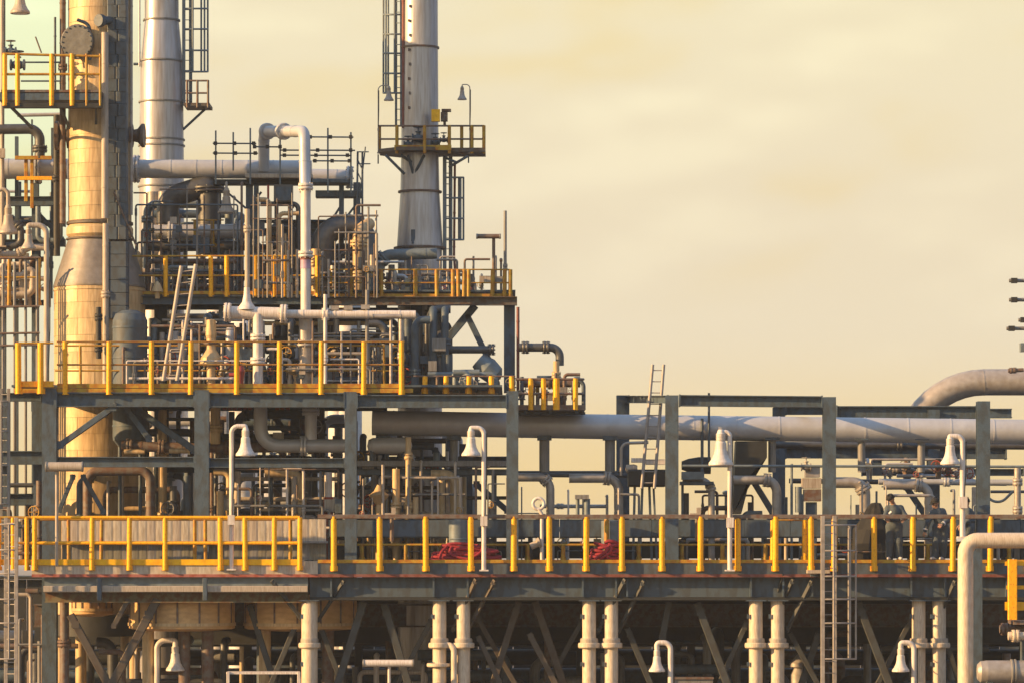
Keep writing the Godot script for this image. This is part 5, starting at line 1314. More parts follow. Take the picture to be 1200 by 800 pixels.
func under_deck() -> void:
	var names := ["pale pillar pipe standing alone under the pale left deck end", "first pillar pipe right of the lone pillar, with side elbow", "second pillar pipe right of the lone pillar", "third pillar pipe from the lone pillar, under the middle of the deck", "fourth pillar pipe from the lone pillar, under the middle of the deck",
		"fifth pillar pipe from the lone pillar, left of the caged ladder", "sixth pillar pipe from the lone pillar, nearest to the caged ladder", "pillar pipe standing right behind the small bell lamp under the right deck end", "last pillar pipe, next to the big beige corner pipe"]
	var xs := [362.5, 515, 543, 690.5, 716.5, 886, 911.5, 1077, 1101]
	for i in 9:
		var x: float = xs[i]
		var z := -0.5
		var k := S(z)
		var t := thing("pillar_pipe", names[i], "pillar", Vector3(P(x, 0, z).x, 0, z), "pale pillar pipes under the deck")
		var s := Shape.new(); s.tube([Vector3(P(x, 0, z).x, 0.0, z), P(x, 704, z)], (9.5 if i == 0 else 8.0) * k, 18); part("shaft", s, "pillar_paint", t)
		s = Shape.new(); disc(s, P(x, 756, z), Vector3.UP, 13 * k, 0.14); part("flange", s, "pillar_paint", t)
		s = Shape.new(); disc(s, P(x, 752, z), Vector3.UP, 10.5 * k, 0.2); part("collar", s, "cream_paint", t)
		s = Shape.new(); s.box(P(x, 703.4, z), Vector3(24 * k, 0.03, 24 * k)); part("cap_plate", s, "dark_steel", t)
		s = Shape.new(); s.box(P(x - 9, 778, z + 0.12), Vector3(3 * k, 5 * k, 0.06)); s.box(P(x - 9, 722, z + 0.12), Vector3(3 * k, 5 * k, 0.06)); part("clip", s, "dark_steel", t)
		if i == 1:
			run(t, [P(522, 755, z + 0.1), P(532, 757, z + 0.2), P(532, 900, z + 0.2)], 3.6 * k, "pillar_paint")
			s = Shape.new(); disc(s, P(514, 779, z), Vector3.UP, 14 * k, 0.1); part("flange", s, "pillar_paint", t)
	# bracing
	var sets := [
		["bracing of dark struts around the lone pale pillar under the deck", [[318, 680, 357, 730, 6], [403, 680, 372, 728, 5], [348, 728, 322, 790, 6], [374, 730, 400, 800, 6], [292, 708, 318, 790, 7], [426, 705, 396, 800, 9], [450, 708, 478, 800, 9], [508, 722, 480, 775, 6]]],
		["bracing struts crossing the first pair of pillar pipes", [[558, 678, 530, 740, 6], [580, 679, 546, 742, 6], [608, 705, 578, 800, 8], [627, 705, 660, 800, 9], [556, 718, 603, 800, 6], [560, 745, 574, 775, 6], [620, 742, 640, 780, 7]]],
		["bracing struts crossing the middle pair of pillar pipes", [[733, 678, 700, 742, 6], [755, 680, 724, 742, 6], [784, 706, 776, 748, 8], [735, 736, 762, 800, 7], [683, 726, 656, 775, 6], [817, 706, 852, 800, 9], [876, 728, 848, 790, 6]]],
		["bracing struts crossing the pair of pillar pipes left of the caged ladder", [[918, 672, 907, 712, 4], [930, 678, 902, 740, 6], [952, 680, 922, 740, 6], [926, 742, 958, 800, 6], [960, 742, 940, 800, 8], [1006, 706, 1042, 800, 9]]],
		["bracing struts near the right pair of pillar pipes", [[1120, 680, 1092, 742, 6], [1070, 722, 1040, 780, 6], [1150, 720, 1128, 800, 8], [1108, 745, 1124, 800, 6]]],
		["crossed brown struts under the far left deck end", [[184, 702, 100, 800 + 60, 10], [82, 720, 136, 800 + 20, 9], [150, 702, 132, 735, 6]]]]
	for q in sets:
		var rows := []
		var zi := 0
		for b in q[1]:
			var z := -0.85 - 0.22 * (zi % 5) if b[1] > 684 else -0.1 - 0.05 * (zi % 2)
			zi += 1
			if q[0].begins_with("crossed"): z = -0.4 - 0.07 * (zi % 3)
			var dx: float = b[2] - b[0]; var dy: float = b[3] - b[1]
			var ext := 1.0 if b[3] < 770 else 1.9
			var fr: bool = b[1] <= 684
			rows.append(["brace", b[0], b[1], z, b[0] + dx * ext, b[1] + dy * ext, z - (0.6 if fr else 0.0), b[4] * (0.6 if fr else 0.8), b[4] * (0.75 if fr else 1.0)])
		steel("bracing", q[0], "bracing", rows, "brown_dark" if q[0].begins_with("crossed") or q[0].begins_with("bracing struts crossing the first") else "brace_steel")
	# drums hung below the left deck
	var di := 0
	for q in [[213, 62, -2.05, "wide orange-lit drum bottom under the left deck end"], [352, 66, -2.75, "second orange drum bottom beside the lone pale pillar"], [108, 24, -3.6, "small tan drum bottom behind the crossed brown struts"]]:
		var z: float = q[2]; var k := S(z)
		var t := thing("drum", q[3], "vessel", P(q[0], 740, z))
		var s := Shape.new(); var yb := P(0, 737 if di < 2 else 720, z).y; var yt := P(0, 664, z).y
		s.lathe(Vector3(P(q[0], 0, z).x, 0, z), Vector3.UP, [[0, yb - 0.06], [q[1] * k * 0.5, yb - 0.05], [q[1] * k * 0.94, yb], [q[1] * k, yb + 0.03], [q[1] * k, yt], [0, yt]], 44); part("shell", s, "ochre_drum", t)
		s = Shape.new(); s.lathe(Vector3(P(q[0], 0, z).x, yb + 0.1, z), Vector3.UP, [[q[1] * k, 0], [q[1] * k + 0.03, 0], [q[1] * k + 0.03, 0.08], [q[1] * k, 0.08]], 44); part("band", s, "cladding_tan", t)
		for j in (3 if di < 2 else 0):
			var x: float = q[0] + [-0.62, 0.06, 0.5][j] * q[1]
			s = Shape.new(); s.tube([Vector3(P(x, 0, z).x, 0, z + 0.3), Vector3(P(x, 0, z).x, yb + 0.04, z + 0.3)], 7 * k, 14); part("leg", s, "brown_steel" if j else "cladding_tan", t)
		s = Shape.new()
		for j in 7:
			var an := PI * (0.1 + 0.8 * j / 6.0)
			s.bar(Vector3(P(q[0], 0, z).x + cos(an) * q[1] * k, yb + 0.1, z + sin(an) * q[1] * k), Vector3(P(q[0], 0, z).x + cos(an) * q[1] * k, yt, z + sin(an) * q[1] * k), 0.05, 0.05)
		part("rib", s, "brown_steel", t)
		di += 1
	# dark pipework under the deck
	var labels := ["shadowed pipework under the far left deck end behind the crossed struts", "shadowed pipework between the orange drums and the lone pillar", "shadowed pipework behind the first pair of pillar pipes", "shadowed pipework between the first and the middle pillar pairs", "shadowed pipework right of the middle pillar pair", "shadowed pipework left of the caged ladder under the deck", "shadowed pipework right of the caged ladder under the deck", "shadowed pipework behind the big beige corner pipe"]
	var edges := [-20, 140, 300, 450, 600, 745, 880, 1010, 1230]
	for i in 8:
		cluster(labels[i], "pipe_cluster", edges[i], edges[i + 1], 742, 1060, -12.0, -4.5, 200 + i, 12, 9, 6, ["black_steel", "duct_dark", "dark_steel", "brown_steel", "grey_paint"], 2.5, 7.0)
	cluster("sunlit small valves and pipes between the drum legs under the left deck", "pipe_cluster", 80, 300, 750, 1060, -4.2, -2.4, 210, 9, 5, 6, ["brown_steel", "cream_paint", "duct_dark", "cladding_tan"], 2.0, 4.5)
	cluster("sunlit small fittings low between the lone pillar and first pillar pair", "pipe_cluster", 385, 500, 765, 1060, -3.6, -2.4, 211, 5, 3, 4, ["brown_steel", "cream_paint", "duct_dark"], 1.6, 3.4)
	# lower rack far behind closes the view under the deck
	for i in 4:
		var t := thing("lower_rack", ["top course of the dark pipe rack far under the deck", "second course of the dark pipe rack far under the deck", "third course of the dark pipe rack far under the deck", "lowest course of the dark pipe rack far under the deck"][i], "pipe rack", P(600, 760 + i * 70, -17))
		for j in 3:
			var s := Shape.new(); var y := 748 + i * 66 + j * 22
			s.tube([P(-160, y, -17.4 - j * 0.2), P(1360, y, -17.4 - j * 0.2)], 9.5 * S(-17), 12); part("pipe", s, ["duct_dark", "black_steel", "dark_steel"][(i + j) % 3], t)
		for j in 12:
			var s := Shape.new(); s.bar(P(-100 + j * 130, 812 + i * 66, -17), P(-100 + j * 130, 738 + i * 66, -17), 0.25, 0.25); part("support", s, "black_steel", t)
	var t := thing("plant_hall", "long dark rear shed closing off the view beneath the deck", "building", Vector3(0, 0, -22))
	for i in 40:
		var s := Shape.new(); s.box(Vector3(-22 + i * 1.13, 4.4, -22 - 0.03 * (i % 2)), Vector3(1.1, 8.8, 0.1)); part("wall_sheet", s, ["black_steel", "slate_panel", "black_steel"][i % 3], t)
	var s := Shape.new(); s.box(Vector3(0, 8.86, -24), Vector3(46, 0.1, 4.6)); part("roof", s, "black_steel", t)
	# pale plant far behind, seen in the gaps
	t = thing("storage_tank", "big white storage tank far behind, glimpsed between the frame legs", "tank", Vector3(P(335, 0, -34).x, 0, -34))
	var tk := S(-34)
	s = Shape.new(); s.lathe(Vector3(P(335, 0, -34).x, 0, -34), Vector3.UP, [[96 * tk, 0], [96 * tk, P(0, 553, -34).y], [90 * tk, P(0, 549, -34).y], [0, P(0, 540, -34).y]], 48); part("shell", s, "white_far", t)
	for i in 5:
		s = Shape.new(); var yy := P(0, 556 + i * 22, -34).y; s.lathe(Vector3(P(335, 0, -34).x, yy, -34), Vector3.UP, [[95.5 * tk, 0], [96.8 * tk, 0.02], [96.8 * tk, 0.1], [95.5 * tk, 0.12]], 48); part("shell_ring", s, "grey_paint", t)
	t = thing("storage_tank", "second white tank far behind, right of the third frame leg", "tank", Vector3(P(478, 0, -36).x, 0, -36))
	s = Shape.new(); s.lathe(Vector3(P(478, 0, -36).x, 0, -36), Vector3.UP, [[48 * tk, 0], [48 * tk, P(0, 562, -36).y], [44 * tk, P(0, 558, -36).y], [0, P(0, 551, -36).y]], 40); part("shell", s, "white_far", t)
	for q in [[255, 13, 292, "slim white vessel far behind the yellow posts of the middle pipe level"], [273, 8, 300, "narrower white vessel far behind beside the slim one"], [408, 16, 318, "white vessel far behind the humped duct"], [205, 15, 378, "white vessel far behind the leaning pale ladder"], [284, 18, 372, "wide white vessel far behind the white header pipe"], [396, 12, 384, "white vessel far behind the right half of the upper deck"]]:
		t = thing("white_vessel", q[3], "vessel", Vector3(P(q[0], 0, -20).x, 0, -20))
		var r: float = q[1] * S(-20)
		s = Shape.new(); s.lathe(Vector3(P(q[0], 0, -20).x, 0, -20), Vector3.UP, [[r, 0], [r, P(0, q[2] + q[1] * 0.6, -20).y], [r * 0.8, P(0, q[2] + q[1] * 0.2, -20).y], [0, P(0, q[2], -20).y]], 24); part("shell", s, "white_far", t)
		s = Shape.new(); s.lathe(Vector3(P(q[0], 0, -20).x, P(0, q[2] + 22, -20).y, -20), Vector3.UP, [[r * 0.99, 0], [r * 1.08, 0], [r * 1.08, 0.12], [r * 0.99, 0.12]], 24); part("band", s, "grey_paint", t)
	# low cabinets and strip light at the bottom edge
	t = thing("cabinet", "grey flat-topped cabinet at the bottom edge under the lone pillar", "cabinet", Vector3(P(320, 0, 0.6).x, 0, 0.6))
	s = Shape.new(); s.box(Vector3(P(312, 0, 0.6).x, P(0, 810, 0.6).y - 1.5, 0.6), Vector3(88 * S(0.6), 3.4, 0.5)); part("body", s, "grey_paint", t)
	s = Shape.new(); s.box(Vector3(P(308, 0, 0.6).x, P(0, 788, 0.6).y, 0.6), Vector3(84 * S(0.6), 0.06, 0.7)); part("lid", s, "white_paint", t)
	for x in [267, 350]:
		s = Shape.new(); s.bar(Vector3(P(x, 0, 0.95).x, 0, 0.95), P(x, 787, 0.95), 0.08, 0.08); part("leg", s, "white_paint", t)
	t = thing("cabinet", "long low pale cabinet at the bottom edge right of the small bell lamp", "cabinet", Vector3(P(810, 0, -1.2).x, 0, -1.2))
	s = Shape.new(); s.box(Vector3(P(812, 0, -1.2).x, P(0, 795, -1.2).y - 2.5, -1.2), Vector3(46 * S(-1), 5.0, 0.6)); part("body", s, "grey_paint", t)
	s = Shape.new(); s.box(Vector3(P(812, 0, -1.2).x, P(0, 794, -1.2).y, -1.2), Vector3(48 * S(-1), 0.06, 0.7)); part("lid", s, "brown_steel", t)
	t = thing("silver_tank", "rounded silver tank at the bottom edge left of the caged ladder", "vessel", Vector3(P(936, 0, -2).x, 0, -2))
	s = Shape.new(); s.lathe(Vector3(P(936, 0, -2).x, 0, -2), Vector3.UP, [[0.22, 0], [0.22, P(0, 790, -2).y], [0.14, P(0, 783, -2).y], [0.24, P(0, 781, -2).y], [0.24, P(0, 777, -2).y], [0.1, P(0, 770, -2).y], [0, P(0, 765, -2).y]], 18); part("shell", s, "pipe_light", t)


func edge_right() -> void:
	pipe("corner_pipe", "big beige pipe rising and turning right in front of the deck, bottom right", [[1132, 1010, 4], [1132, 633, 4], [1300, 633, 4]], 9.2, "pillar_paint", [0.93], 0, 0.32)
	steel("steel_column", "dark grey upright close behind the big beige corner pipe", "column", [["column", 1145, 1060, 0.9, 1145, 641, 0.9, 12, 12]], "dark_steel")
	var t := thing("guard_rail", "short bright yellow guard rail in front of the deck at the right edge", "railing", P(1187, 725, 4))
	var s := Shape.new(); s.bar(P(1187, 726, 4), P(1187, 655, 4), 10.5 * S(4), 0.16); part("post", s, "yellow", t)
	for q in [[1178, 660, 5], [1180, 688, 4.5], [1178, 710, 10]]:
		s = Shape.new(); s.bar(P(q[0], q[1], 3.85), P(1290, q[1], 3.85), 0.06, q[2] * S(4)); part("rail", s, "yellow_bright", t)
	for x in [1262]:
		s = Shape.new(); s.bar(P(x, 726, 4), P(x, 655, 4), 10.5 * S(4), 0.16); part("post", s, "yellow", t)
	s = Shape.new(); s.box(P(1240, 729, 3.4), Vector3(110 * S(4), 0.1, 1.2)); part("landing", s, "brown_steel", t)
	for x in [1200, 1280]:
		s = Shape.new(); s.bar(Vector3(P(x, 0, 3.2).x, 0, 3.2), P(x, 731, 3.2), 0.16, 0.16); part("leg", s, "dark_steel", t)
	pipe("stub_pipe", "brown pipe stub below the yellow guard rail at the right edge", [[1172, 737, 3.4], [1290, 737, 3.4]], 5, "brown_steel", [0.05], 0)
	pipe("stub_pipe", "cream pipe stub under the brown one at the right edge", [[1182, 745, 4.2], [1290, 745, 4.2]], 5, "pillar_paint", [0.08], 0)
	t = thing("pipe_end", "fat round-ended silver pipe at the bottom right corner", "pipe", P(1180, 800, 4.4))
	s = Shape.new(); s.lathe(P(1145, 787, 4.4), Vector3.RIGHT, [[0, 0], [9 * S(4.4), 0.02], [12.5 * S(4.4), 0.1], [13.5 * S(4.4), 0.26], [13.5 * S(4.4), 3.2], [0, 3.2]], 26); part("pipe", s, "pipe_light", t)
	s = Shape.new()
	for x in [1186, 1190]: disc(s, P(x, 787, 4.4), Vector3.RIGHT, 15 * S(4.4), 0.06, 26)
	part("flange", s, "grey_paint", t)
	s = Shape.new(); s.bar(Vector3(P(1160, 0, 4.4).x, 0, 4.4), P(1160, 798, 4.4), 0.2, 0.3); part("saddle", s, "dark_steel", t)
	cage_ladder("long caged ladder hanging in front of the deck, right of the middle", 964.5, 0.75, 978.5, 0.35, 604, 1000, 1001, [615, 645, 675, 702, 730, 772], "ladder_grey", 2.4)
	t = thing("step_plate", "small pale step plate at the deck edge beside the caged ladder", "step", P(959, 671, 0.3))
	s = Shape.new(); s.box(P(959, 669.5, 0.25), Vector3(26 * S(0), 4 * S(0), 0.5)); part("plate", s, "cream_paint", t)
	s = Shape.new(); s.bar(P(950, 674, 0.1), P(968, 674, 0.1), 0.3, 0.06); part("bracket", s, "dark_steel", t)
	cage_ladder("caged ladder at the far left edge in front of the deck end", 18.5, 0.8, 6.5, 0.5, 606, 1000, -8, [614, 644, 672, 702, 730, 772], "ladder_grey", 2.2)
	cage_ladder("thin ladder tower left of the dark corner column at the far left edge", 9.5, -1.8, 1, -2.4, 455, 657, -14, [470, 505, 545, 590], "grey_paint", 1.8)
	cluster("pale pipework below the left end of the deck beside the caged ladder", "pipe_cluster", 20, 52, 672, 1040, -2.6, -0.8, 220, 7, 6, 4, ["cream_paint", "brown_steel", "pipe_light", "grey_paint"], 1.4, 3.4)
	cluster("small boxes and pipes between ladder tower and corner column at left", "pipe_cluster", -10, 48, 548, 657, -6.0, -3.2, 221, 6, 4, 3, ["duct_dark", "brown_steel", "pipe_light"], 1.6, 4.0)
	pipe("white_pillar", "pale narrow pipe pillar right of the dark corner column under the deck", [[75, 1060, -1.0], [75, 704, -1.0]], 5.5, "brown_steel", [0.86], 0)
	railing("short bright yellow railing behind the caged ladder at the far left", -0.6, {x0 = -20, x1 = 36, top = 606, mids = [636], bot = 668, toe = [655, 662], posts = [-2, 15, 31], r = 2.6, rr = 1.6, toe_m = "yellow_bright"})
	steel("steel_frame", "low dark frame beams left of the corner column at the far left", "frame", [["beam", -30, 536, -4, 52, 536, -4, 12, 16], ["beam", -30, 465, -3, 48, 465, -3, 12, 10], ["beam", -30, 585, -5, 46, 585, -5, 12, 14], ["column", 5, 657, -4.5, 5, 470, -4.5, 12, 12], ["column", 44, 657, -4.5, 44, 470, -4.5, 10, 10]], "dark_steel")
	# scaffold tips entering at the right edge
	t = thing("scaffold", "ends of scaffold tubes poking in at the right edge above the silver pipe", "scaffold", P(1200, 448, -7))
	for q in [[1183, 329], [1183, 351.5], [1180, 385], [1194, 375]]:
		s = Shape.new(); s.tube([P(q[0], q[1], -7), P(1290, q[1], -7)], 2.2 * S(-7), 8); part("ledger", s, "grey_paint", t)
		s = Shape.new(); s.box(P(q[0] + 6, q[1], -6.9), Vector3(7 * S(-7), 6 * S(-7), 0.16)); part("coupler", s, "black_steel", t)
	s = Shape.new(); s.box(P(1203, 407, -7), Vector3(14 * S(-7), 10 * S(-7), 0.3)); part("bracket", s, "blue_grey", t)
	for x in [1206, 1260]:
		s = Shape.new(); s.tube([P(x, 657, -7.1), P(x, 310, -7.1)], 2.4 * S(-7), 8); part("pole", s, "grey_paint", t)
	pipe("clamp_pipe", "small rusty clamps on top of the bright silver pipe at right", [[1182, 434, -6.6], [1200, 433, -6.6]], 2.4, "brown_steel", [0.3], 0)


func lamps() -> void:
	lamp("white bell lamp on tall pole right of the second frame leg, before the dipping pipe", 287.5, 534, 34, 271, 668, 499, -0.1)
	lamp("white bell lamp on tall pole beside the red hose heap, middle of the deck", 552, 534, 33, 567, 669, 501, 0.15)
	lamp("largest white bell lamp, on the pole inside the big portal frame", 845, 545, 42, 855.5, 669, 506, 0.15, 2.8)
	lamp("white bell lamp on the pole ending at the beige corner pipe, right edge", 1114, 544, 34, 1128.5, 630, 511, 3.6, 3.2)
	lamp("small bell lamp under the left deck near the orange drum", 205, 786, 32, 183.5, 1040, 750, -1.6, 3.2)
	lamp("small bell lamp under the deck right of the middle pillar pair", 770, 787, 28, 786, 1060, 753, 0.1, 3.2)
	lamp("small bell lamp under the deck beside the right pillar pair", 1056, 787, 30, 1071.5, 1060, 753, 0.4, 3.2)
	lamp("small bell lamp high on beige pole at far left beside the golden column", 33, 292, 26, 54, 605, 264, -4.6, 3.2, "cream_paint")
	lamp("bell lamp half cut by the top left corner", 23, 16, 34, 2, 290, -24, -8.0, 2.6, "cream_paint")
	lamp("beige bell lamp among the pipes at the far left edge", 9, 274, 34, -4, 360, 222, -7.2, 2.4, "cream_paint")
	hanging_lamp("bell lamp hanging below the bridge pipe between column and beige upright", 265, 250, 30, 214, -8.2, "cream_paint")
	lamp("tiny lamp on thin pole right of the stack ring platform, alone against sky", 541.5, 117, 16, 550.5, 180, 99, -9.4, 0.6, "ladder_grey")
	lamp("tiny lamp on thin pole left of the lone stack, over its ring platform", 455.5, 118, 17, 443, 180, 100, -9.6, 0.6, "ladder_grey")
	strip_lamp("cream strip light on a pole at the pale left deck end", 54, 96, 546.5, 66, 663, 0.2, 5.5, "cream_paint")
	strip_lamp("brown strip light on a thin pole over the stack platform edge", 559, 586, 277, 578.5, 349, -6.3, 2.8, "brown_steel")
	strip_lamp("pale strip light at the bottom edge left of the first pillar pair", 426, 484, 777, 456, 1060, 0.3, 4.2, "white_paint")
	strip_lamp("faint strip light on the pole top above the white header", 437, 470, 371, 458, 459, -3.0, 2.6, "pipe_light")


# smooth union of tapered capsules, meshed as surface nets. bones: [a, b, ra, rb]
func flesh(s: Shape, bones: Array, cell: float, soft: float) -> void:
	var lo := Vector3.INF; var hi := -Vector3.INF
	for b in bones:
		var r := maxf(b[2], b[3]) + soft + cell * 2
		for p in [b[0], b[1]]:
			lo = lo.min(p - Vector3.ONE * r); hi = hi.max(p + Vector3.ONE * r)
	var nx := int((hi.x - lo.x) / cell) + 2; var ny := int((hi.y - lo.y) / cell) + 2; var nz := int((hi.z - lo.z) / cell) + 2
	var f := PackedFloat32Array(); f.resize(nx * ny * nz); f.fill(1.0)
	for b in bones:
		var pa: Vector3 = b[0]; var pb: Vector3 = b[1]; var ra: float = b[2]; var rb: float = b[3]
		var mr := maxf(ra, rb) + soft * 1.5 + cell * 1.5
		var l := ((pa.min(pb) - Vector3.ONE * mr - lo) / cell).floor(); var h := ((pa.max(pb) + Vector3.ONE * mr - lo) / cell).ceil()
		var ab := pb - pa; var ll := maxf(ab.length_squared(), 1e-9)
		for z in range(maxi(int(l.z), 0), mini(int(h.z) + 1, nz)):
			for y in range(maxi(int(l.y), 0), mini(int(h.y) + 1, ny)):
				for x in range(maxi(int(l.x), 0), mini(int(h.x) + 1, nx)):
					var p := lo + Vector3(x, y, z) * cell
					var t := clampf((p - pa).dot(ab) / ll, 0.0, 1.0)
					var d := (p - pa - ab * t).length() - lerpf(ra, rb, t)
					var i := x + nx * (y + ny * z)
					var o := f[i]
					var hh := maxf(soft - absf(o - d), 0.0) / soft
					f[i] = minf(o, d) - hh * hh * soft * 0.25
	var ids := PackedInt32Array(); ids.resize(nx * ny * nz); ids.fill(-1)
	for z in nz - 1:
		for y in ny - 1:
			for x in nx - 1:
				var i0 := x + nx * (y + ny * z)
				var neg := 0
				for c in 8:
					if f[i0 + (c & 1) + nx * (((c >> 1) & 1) + ny * (c >> 2))] < 0: neg += 1
				if neg == 0 or neg == 8: continue
				var acc := Vector3.ZERO; var cnt := 0
				for c in 8:
					for ax in 3:
						var bit := 1 << ax
						if c & bit: continue
						var va := f[i0 + (c & 1) + nx * (((c >> 1) & 1) + ny * (c >> 2))]
						var e := c | bit
						var vb := f[i0 + (e & 1) + nx * (((e >> 1) & 1) + ny * (e >> 2))]
						if (va < 0) == (vb < 0): continue
						var q := Vector3(c & 1, (c >> 1) & 1, c >> 2)
						q[ax] += va / (va - vb)
						acc += q; cnt += 1
				ids[i0] = s.v.size()
				s.v.append(lo + (Vector3(x, y, z) + acc / cnt) * cell)
				var gx := f[i0 + 1] - f[i0]; var gy := f[i0 + nx] - f[i0]; var gz := f[i0 + nx * ny] - f[i0]
				var j := i0 + 1 + nx + nx * ny
				gx += f[j] - f[j - 1]; gy += f[j] - f[j - nx]; gz += f[j] - f[j - nx * ny]
				s.n.append(Vector3(gx, gy, gz).normalized())
	var st := [1, nx, nx * ny]
	for z in range(1, nz - 1):
		for y in range(1, ny - 1):
			for x in range(1, nx - 1):
				var i := x + nx * (y + ny * z)
				for ax in 3:
					if (f[i] < 0) == (f[i + st[ax]] < 0): continue
					var u: int = st[(ax + 1) % 3]; var w: int = st[(ax + 2) % 3]
					var a := ids[i]; var b := ids[i - u]; var c := ids[i - u - w]; var d := ids[i - w]
					if a < 0 or b < 0 or c < 0 or d < 0: continue
					if f[i] < 0: s.ix.append_array(PackedInt32Array([a, c, b, a, d, c]))
					else: s.ix.append_array(PackedInt32Array([a, b, c, a, c, d]))


# a worker from joints given in metres from the point between the feet; facing: -z is away from the camera, +z to it
func person(label: String, at: Vector3, j: Dictionary, helmet_m: String, boots_m: String) -> void:
	var t := thing("person", label, "person", at)
	var w := {}
	for q in j: w[q] = at + j[q]
	# body: one surface of skin (head, neck, trunk, limbs, hands)
	var s := Shape.new()
	var bones := [[w.hips, w.chest, 0.115, 0.12], [w.chest, w.neck, 0.1, 0.06], [w.neck, w.head, 0.052, 0.06]]
	for e in ["_l", "_r"]:
		bones.append([w["sh" + e], w["el" + e], 0.042, 0.034]); bones.append([w["el" + e], w["wr" + e], 0.034, 0.026])
		bones.append([w.chest, w["sh" + e], 0.08, 0.05])
		bones.append([w["hip" + e], w["kn" + e], 0.075, 0.05]); bones.append([w["kn" + e], w["an" + e], 0.046, 0.034])
	flesh(s, bones, 0.025, 0.04)
	# head with its features
	var look: Vector3 = j.look.normalized()
	var up: Vector3 = (w.head - w.neck).normalized()
	var sd := look.cross(up).normalized()
	var c: Vector3 = w.head
	var hb := [[c + up * 0.05 - look * 0.02, c - up * 0.0 - look * 0.005, 0.088, 0.082], [c - up * 0.02 + look * 0.02, c - up * 0.085 + look * 0.045, 0.068, 0.036], [c - up * 0.1 - look * 0.01, c - up * 0.16 - look * 0.02, 0.052, 0.055],
		[c + up * 0.015 + look * 0.088, c - up * 0.028 + look * 0.112, 0.008, 0.014], [c + up * 0.03 + look * 0.075 + sd * 0.03, c + up * 0.03 + look * 0.075 - sd * 0.03, 0.012, 0.012],
		[c - up * 0.058 + look * 0.086 + sd * 0.018, c - up * 0.058 + look * 0.086 - sd * 0.018, 0.009, 0.009]]
	for e in [-1.0, 1.0]: hb.append([c + sd * e * 0.082 + up * 0.015, c + sd * e * 0.08 - up * 0.025, 0.014, 0.009])
	flesh(s, hb, 0.009, 0.014)
	for e in ["_l", "_r"]:
		# palm, four bent fingers of unequal length and a thumb from the side
		var d: Vector3 = (w["wr" + e] - w["el" + e]).normalized()
		var n: Vector3 = (j["palm" + e] - d * j["palm" + e].dot(d)).normalized()
		var x := d.cross(n).normalized() * (1.0 if e == "_l" else -1.0)
		var o: Vector3 = w["wr" + e]
		var fb := [[o - d * 0.03, o + d * 0.02, 0.027, 0.026]]
		for k in 4: fb.append([o + d * 0.02 + x * (k - 1.5) * 0.014, o + d * 0.085 + x * (k - 1.5) * 0.02, 0.015, 0.013])
		for k in 4:
			var len: float = [0.062, 0.078, 0.084, 0.074][k]
			var a := o + d * 0.088 + x * (k - 1.5) * 0.021
			var b2 := a + (d * 0.86 + n * 0.5).normalized() * len * 0.5
			fb.append([a, b2, 0.0095, 0.0085]); fb.append([b2, b2 + (d * 0.35 + n * 0.93).normalized() * len * 0.55, 0.0085, 0.0075])
		var ta := o + d * 0.03 + x * 0.03
		var tb := ta + (d * 0.6 + x * 0.75 + n * 0.25).normalized() * 0.045
		fb.append([ta, tb, 0.013, 0.011]); fb.append([tb, tb + (d * 0.9 + n * 0.4).normalized() * 0.034, 0.011, 0.009])
		flesh(s, fb, 0.0055, 0.008)
	part("body", s, "skin", t)
	# coverall
	s = Shape.new()
	bones = [[w.hips, w.waist, 0.17, 0.155], [w.waist, w.chest, 0.155, 0.16], [w.chest, w.neck - Vector3(0, 0.04, 0), 0.15, 0.075], [w.hip_l, w.hip_r, 0.125, 0.125]]
	for e in ["_l", "_r"]:
		bones.append([w.chest + Vector3(0, 0.04, 0), w["sh" + e] - (w["sh" + e] - w.chest) * 0.16, 0.1, 0.08])
		bones.append([w["sh" + e] - (w["sh" + e] - w.chest) * 0.16, w["el" + e], 0.082, 0.066]); bones.append([w["el" + e], w["wr" + e] - (w["wr" + e] - w["el" + e]) * 0.08, 0.066, 0.055])
		bones.append([w["hip" + e], w["kn" + e], 0.128, 0.098]); bones.append([w["kn" + e], w["an" + e] + Vector3(0, 0.02, 0), 0.098, 0.09])
	flesh(s, bones, 0.024, 0.05)
	var cv := part("coverall", s, "cloth_navy", t)
	# collar, belt and reflective bands
	s = Shape.new(); s.ring(w.waist, (w.chest - w.waist), 0.158, 0.02, 20, 6); part("belt", s, "cloth_black", cv)
	for e in ["_l", "_r"]:
		var d: Vector3 = w["wr" + e] - w["el" + e]
		s = Shape.new(); s.tube([w["wr" + e] - d * 0.3, w["wr" + e] - d * 0.16], 0.062, 12); part("reflective_band", s, "reflective", cv)
	s = Shape.new(); s.tube([w.chest + look * 0.15 + sd * 0.02 + Vector3(0, 0.02, 0), w.chest + look * 0.165 + sd * 0.1 - Vector3(0, 0.02, 0)], 0.035, 10); part("badge", s, "reflective", cv)
	# boots
	for e in ["_l", "_r"]:
		s = Shape.new()
		var a: Vector3 = w["an" + e]; var toe: Vector3 = j["toe" + e]
		flesh(s, [[a + Vector3(0, 0.05, 0), a - Vector3(0, 0.03, 0), 0.06, 0.055], [a + Vector3(0, -0.04, 0) - toe * 0.03, a + toe * 0.17 - Vector3(0, 0.05, 0), 0.048, 0.042]], 0.016, 0.03)
		var b := part("boot", s, boots_m, t)
		s = Shape.new(); s.bar(Vector3(a.x, at.y + 0.012, a.z) - toe * 0.09, Vector3(a.x, at.y + 0.012, a.z) + toe * 0.2, 0.09, 0.024); part("sole", s, "cloth_black", b)
	# helmet
	s = Shape.new(); s.lathe(c + up * 0.045, (up - look * 0.12).normalized(), [[0.128, 0.0], [0.132, 0.01], [0.114, 0.02], [0.11, 0.06], [0.085, 0.1], [0.04, 0.122], [0.0, 0.126]], 22)
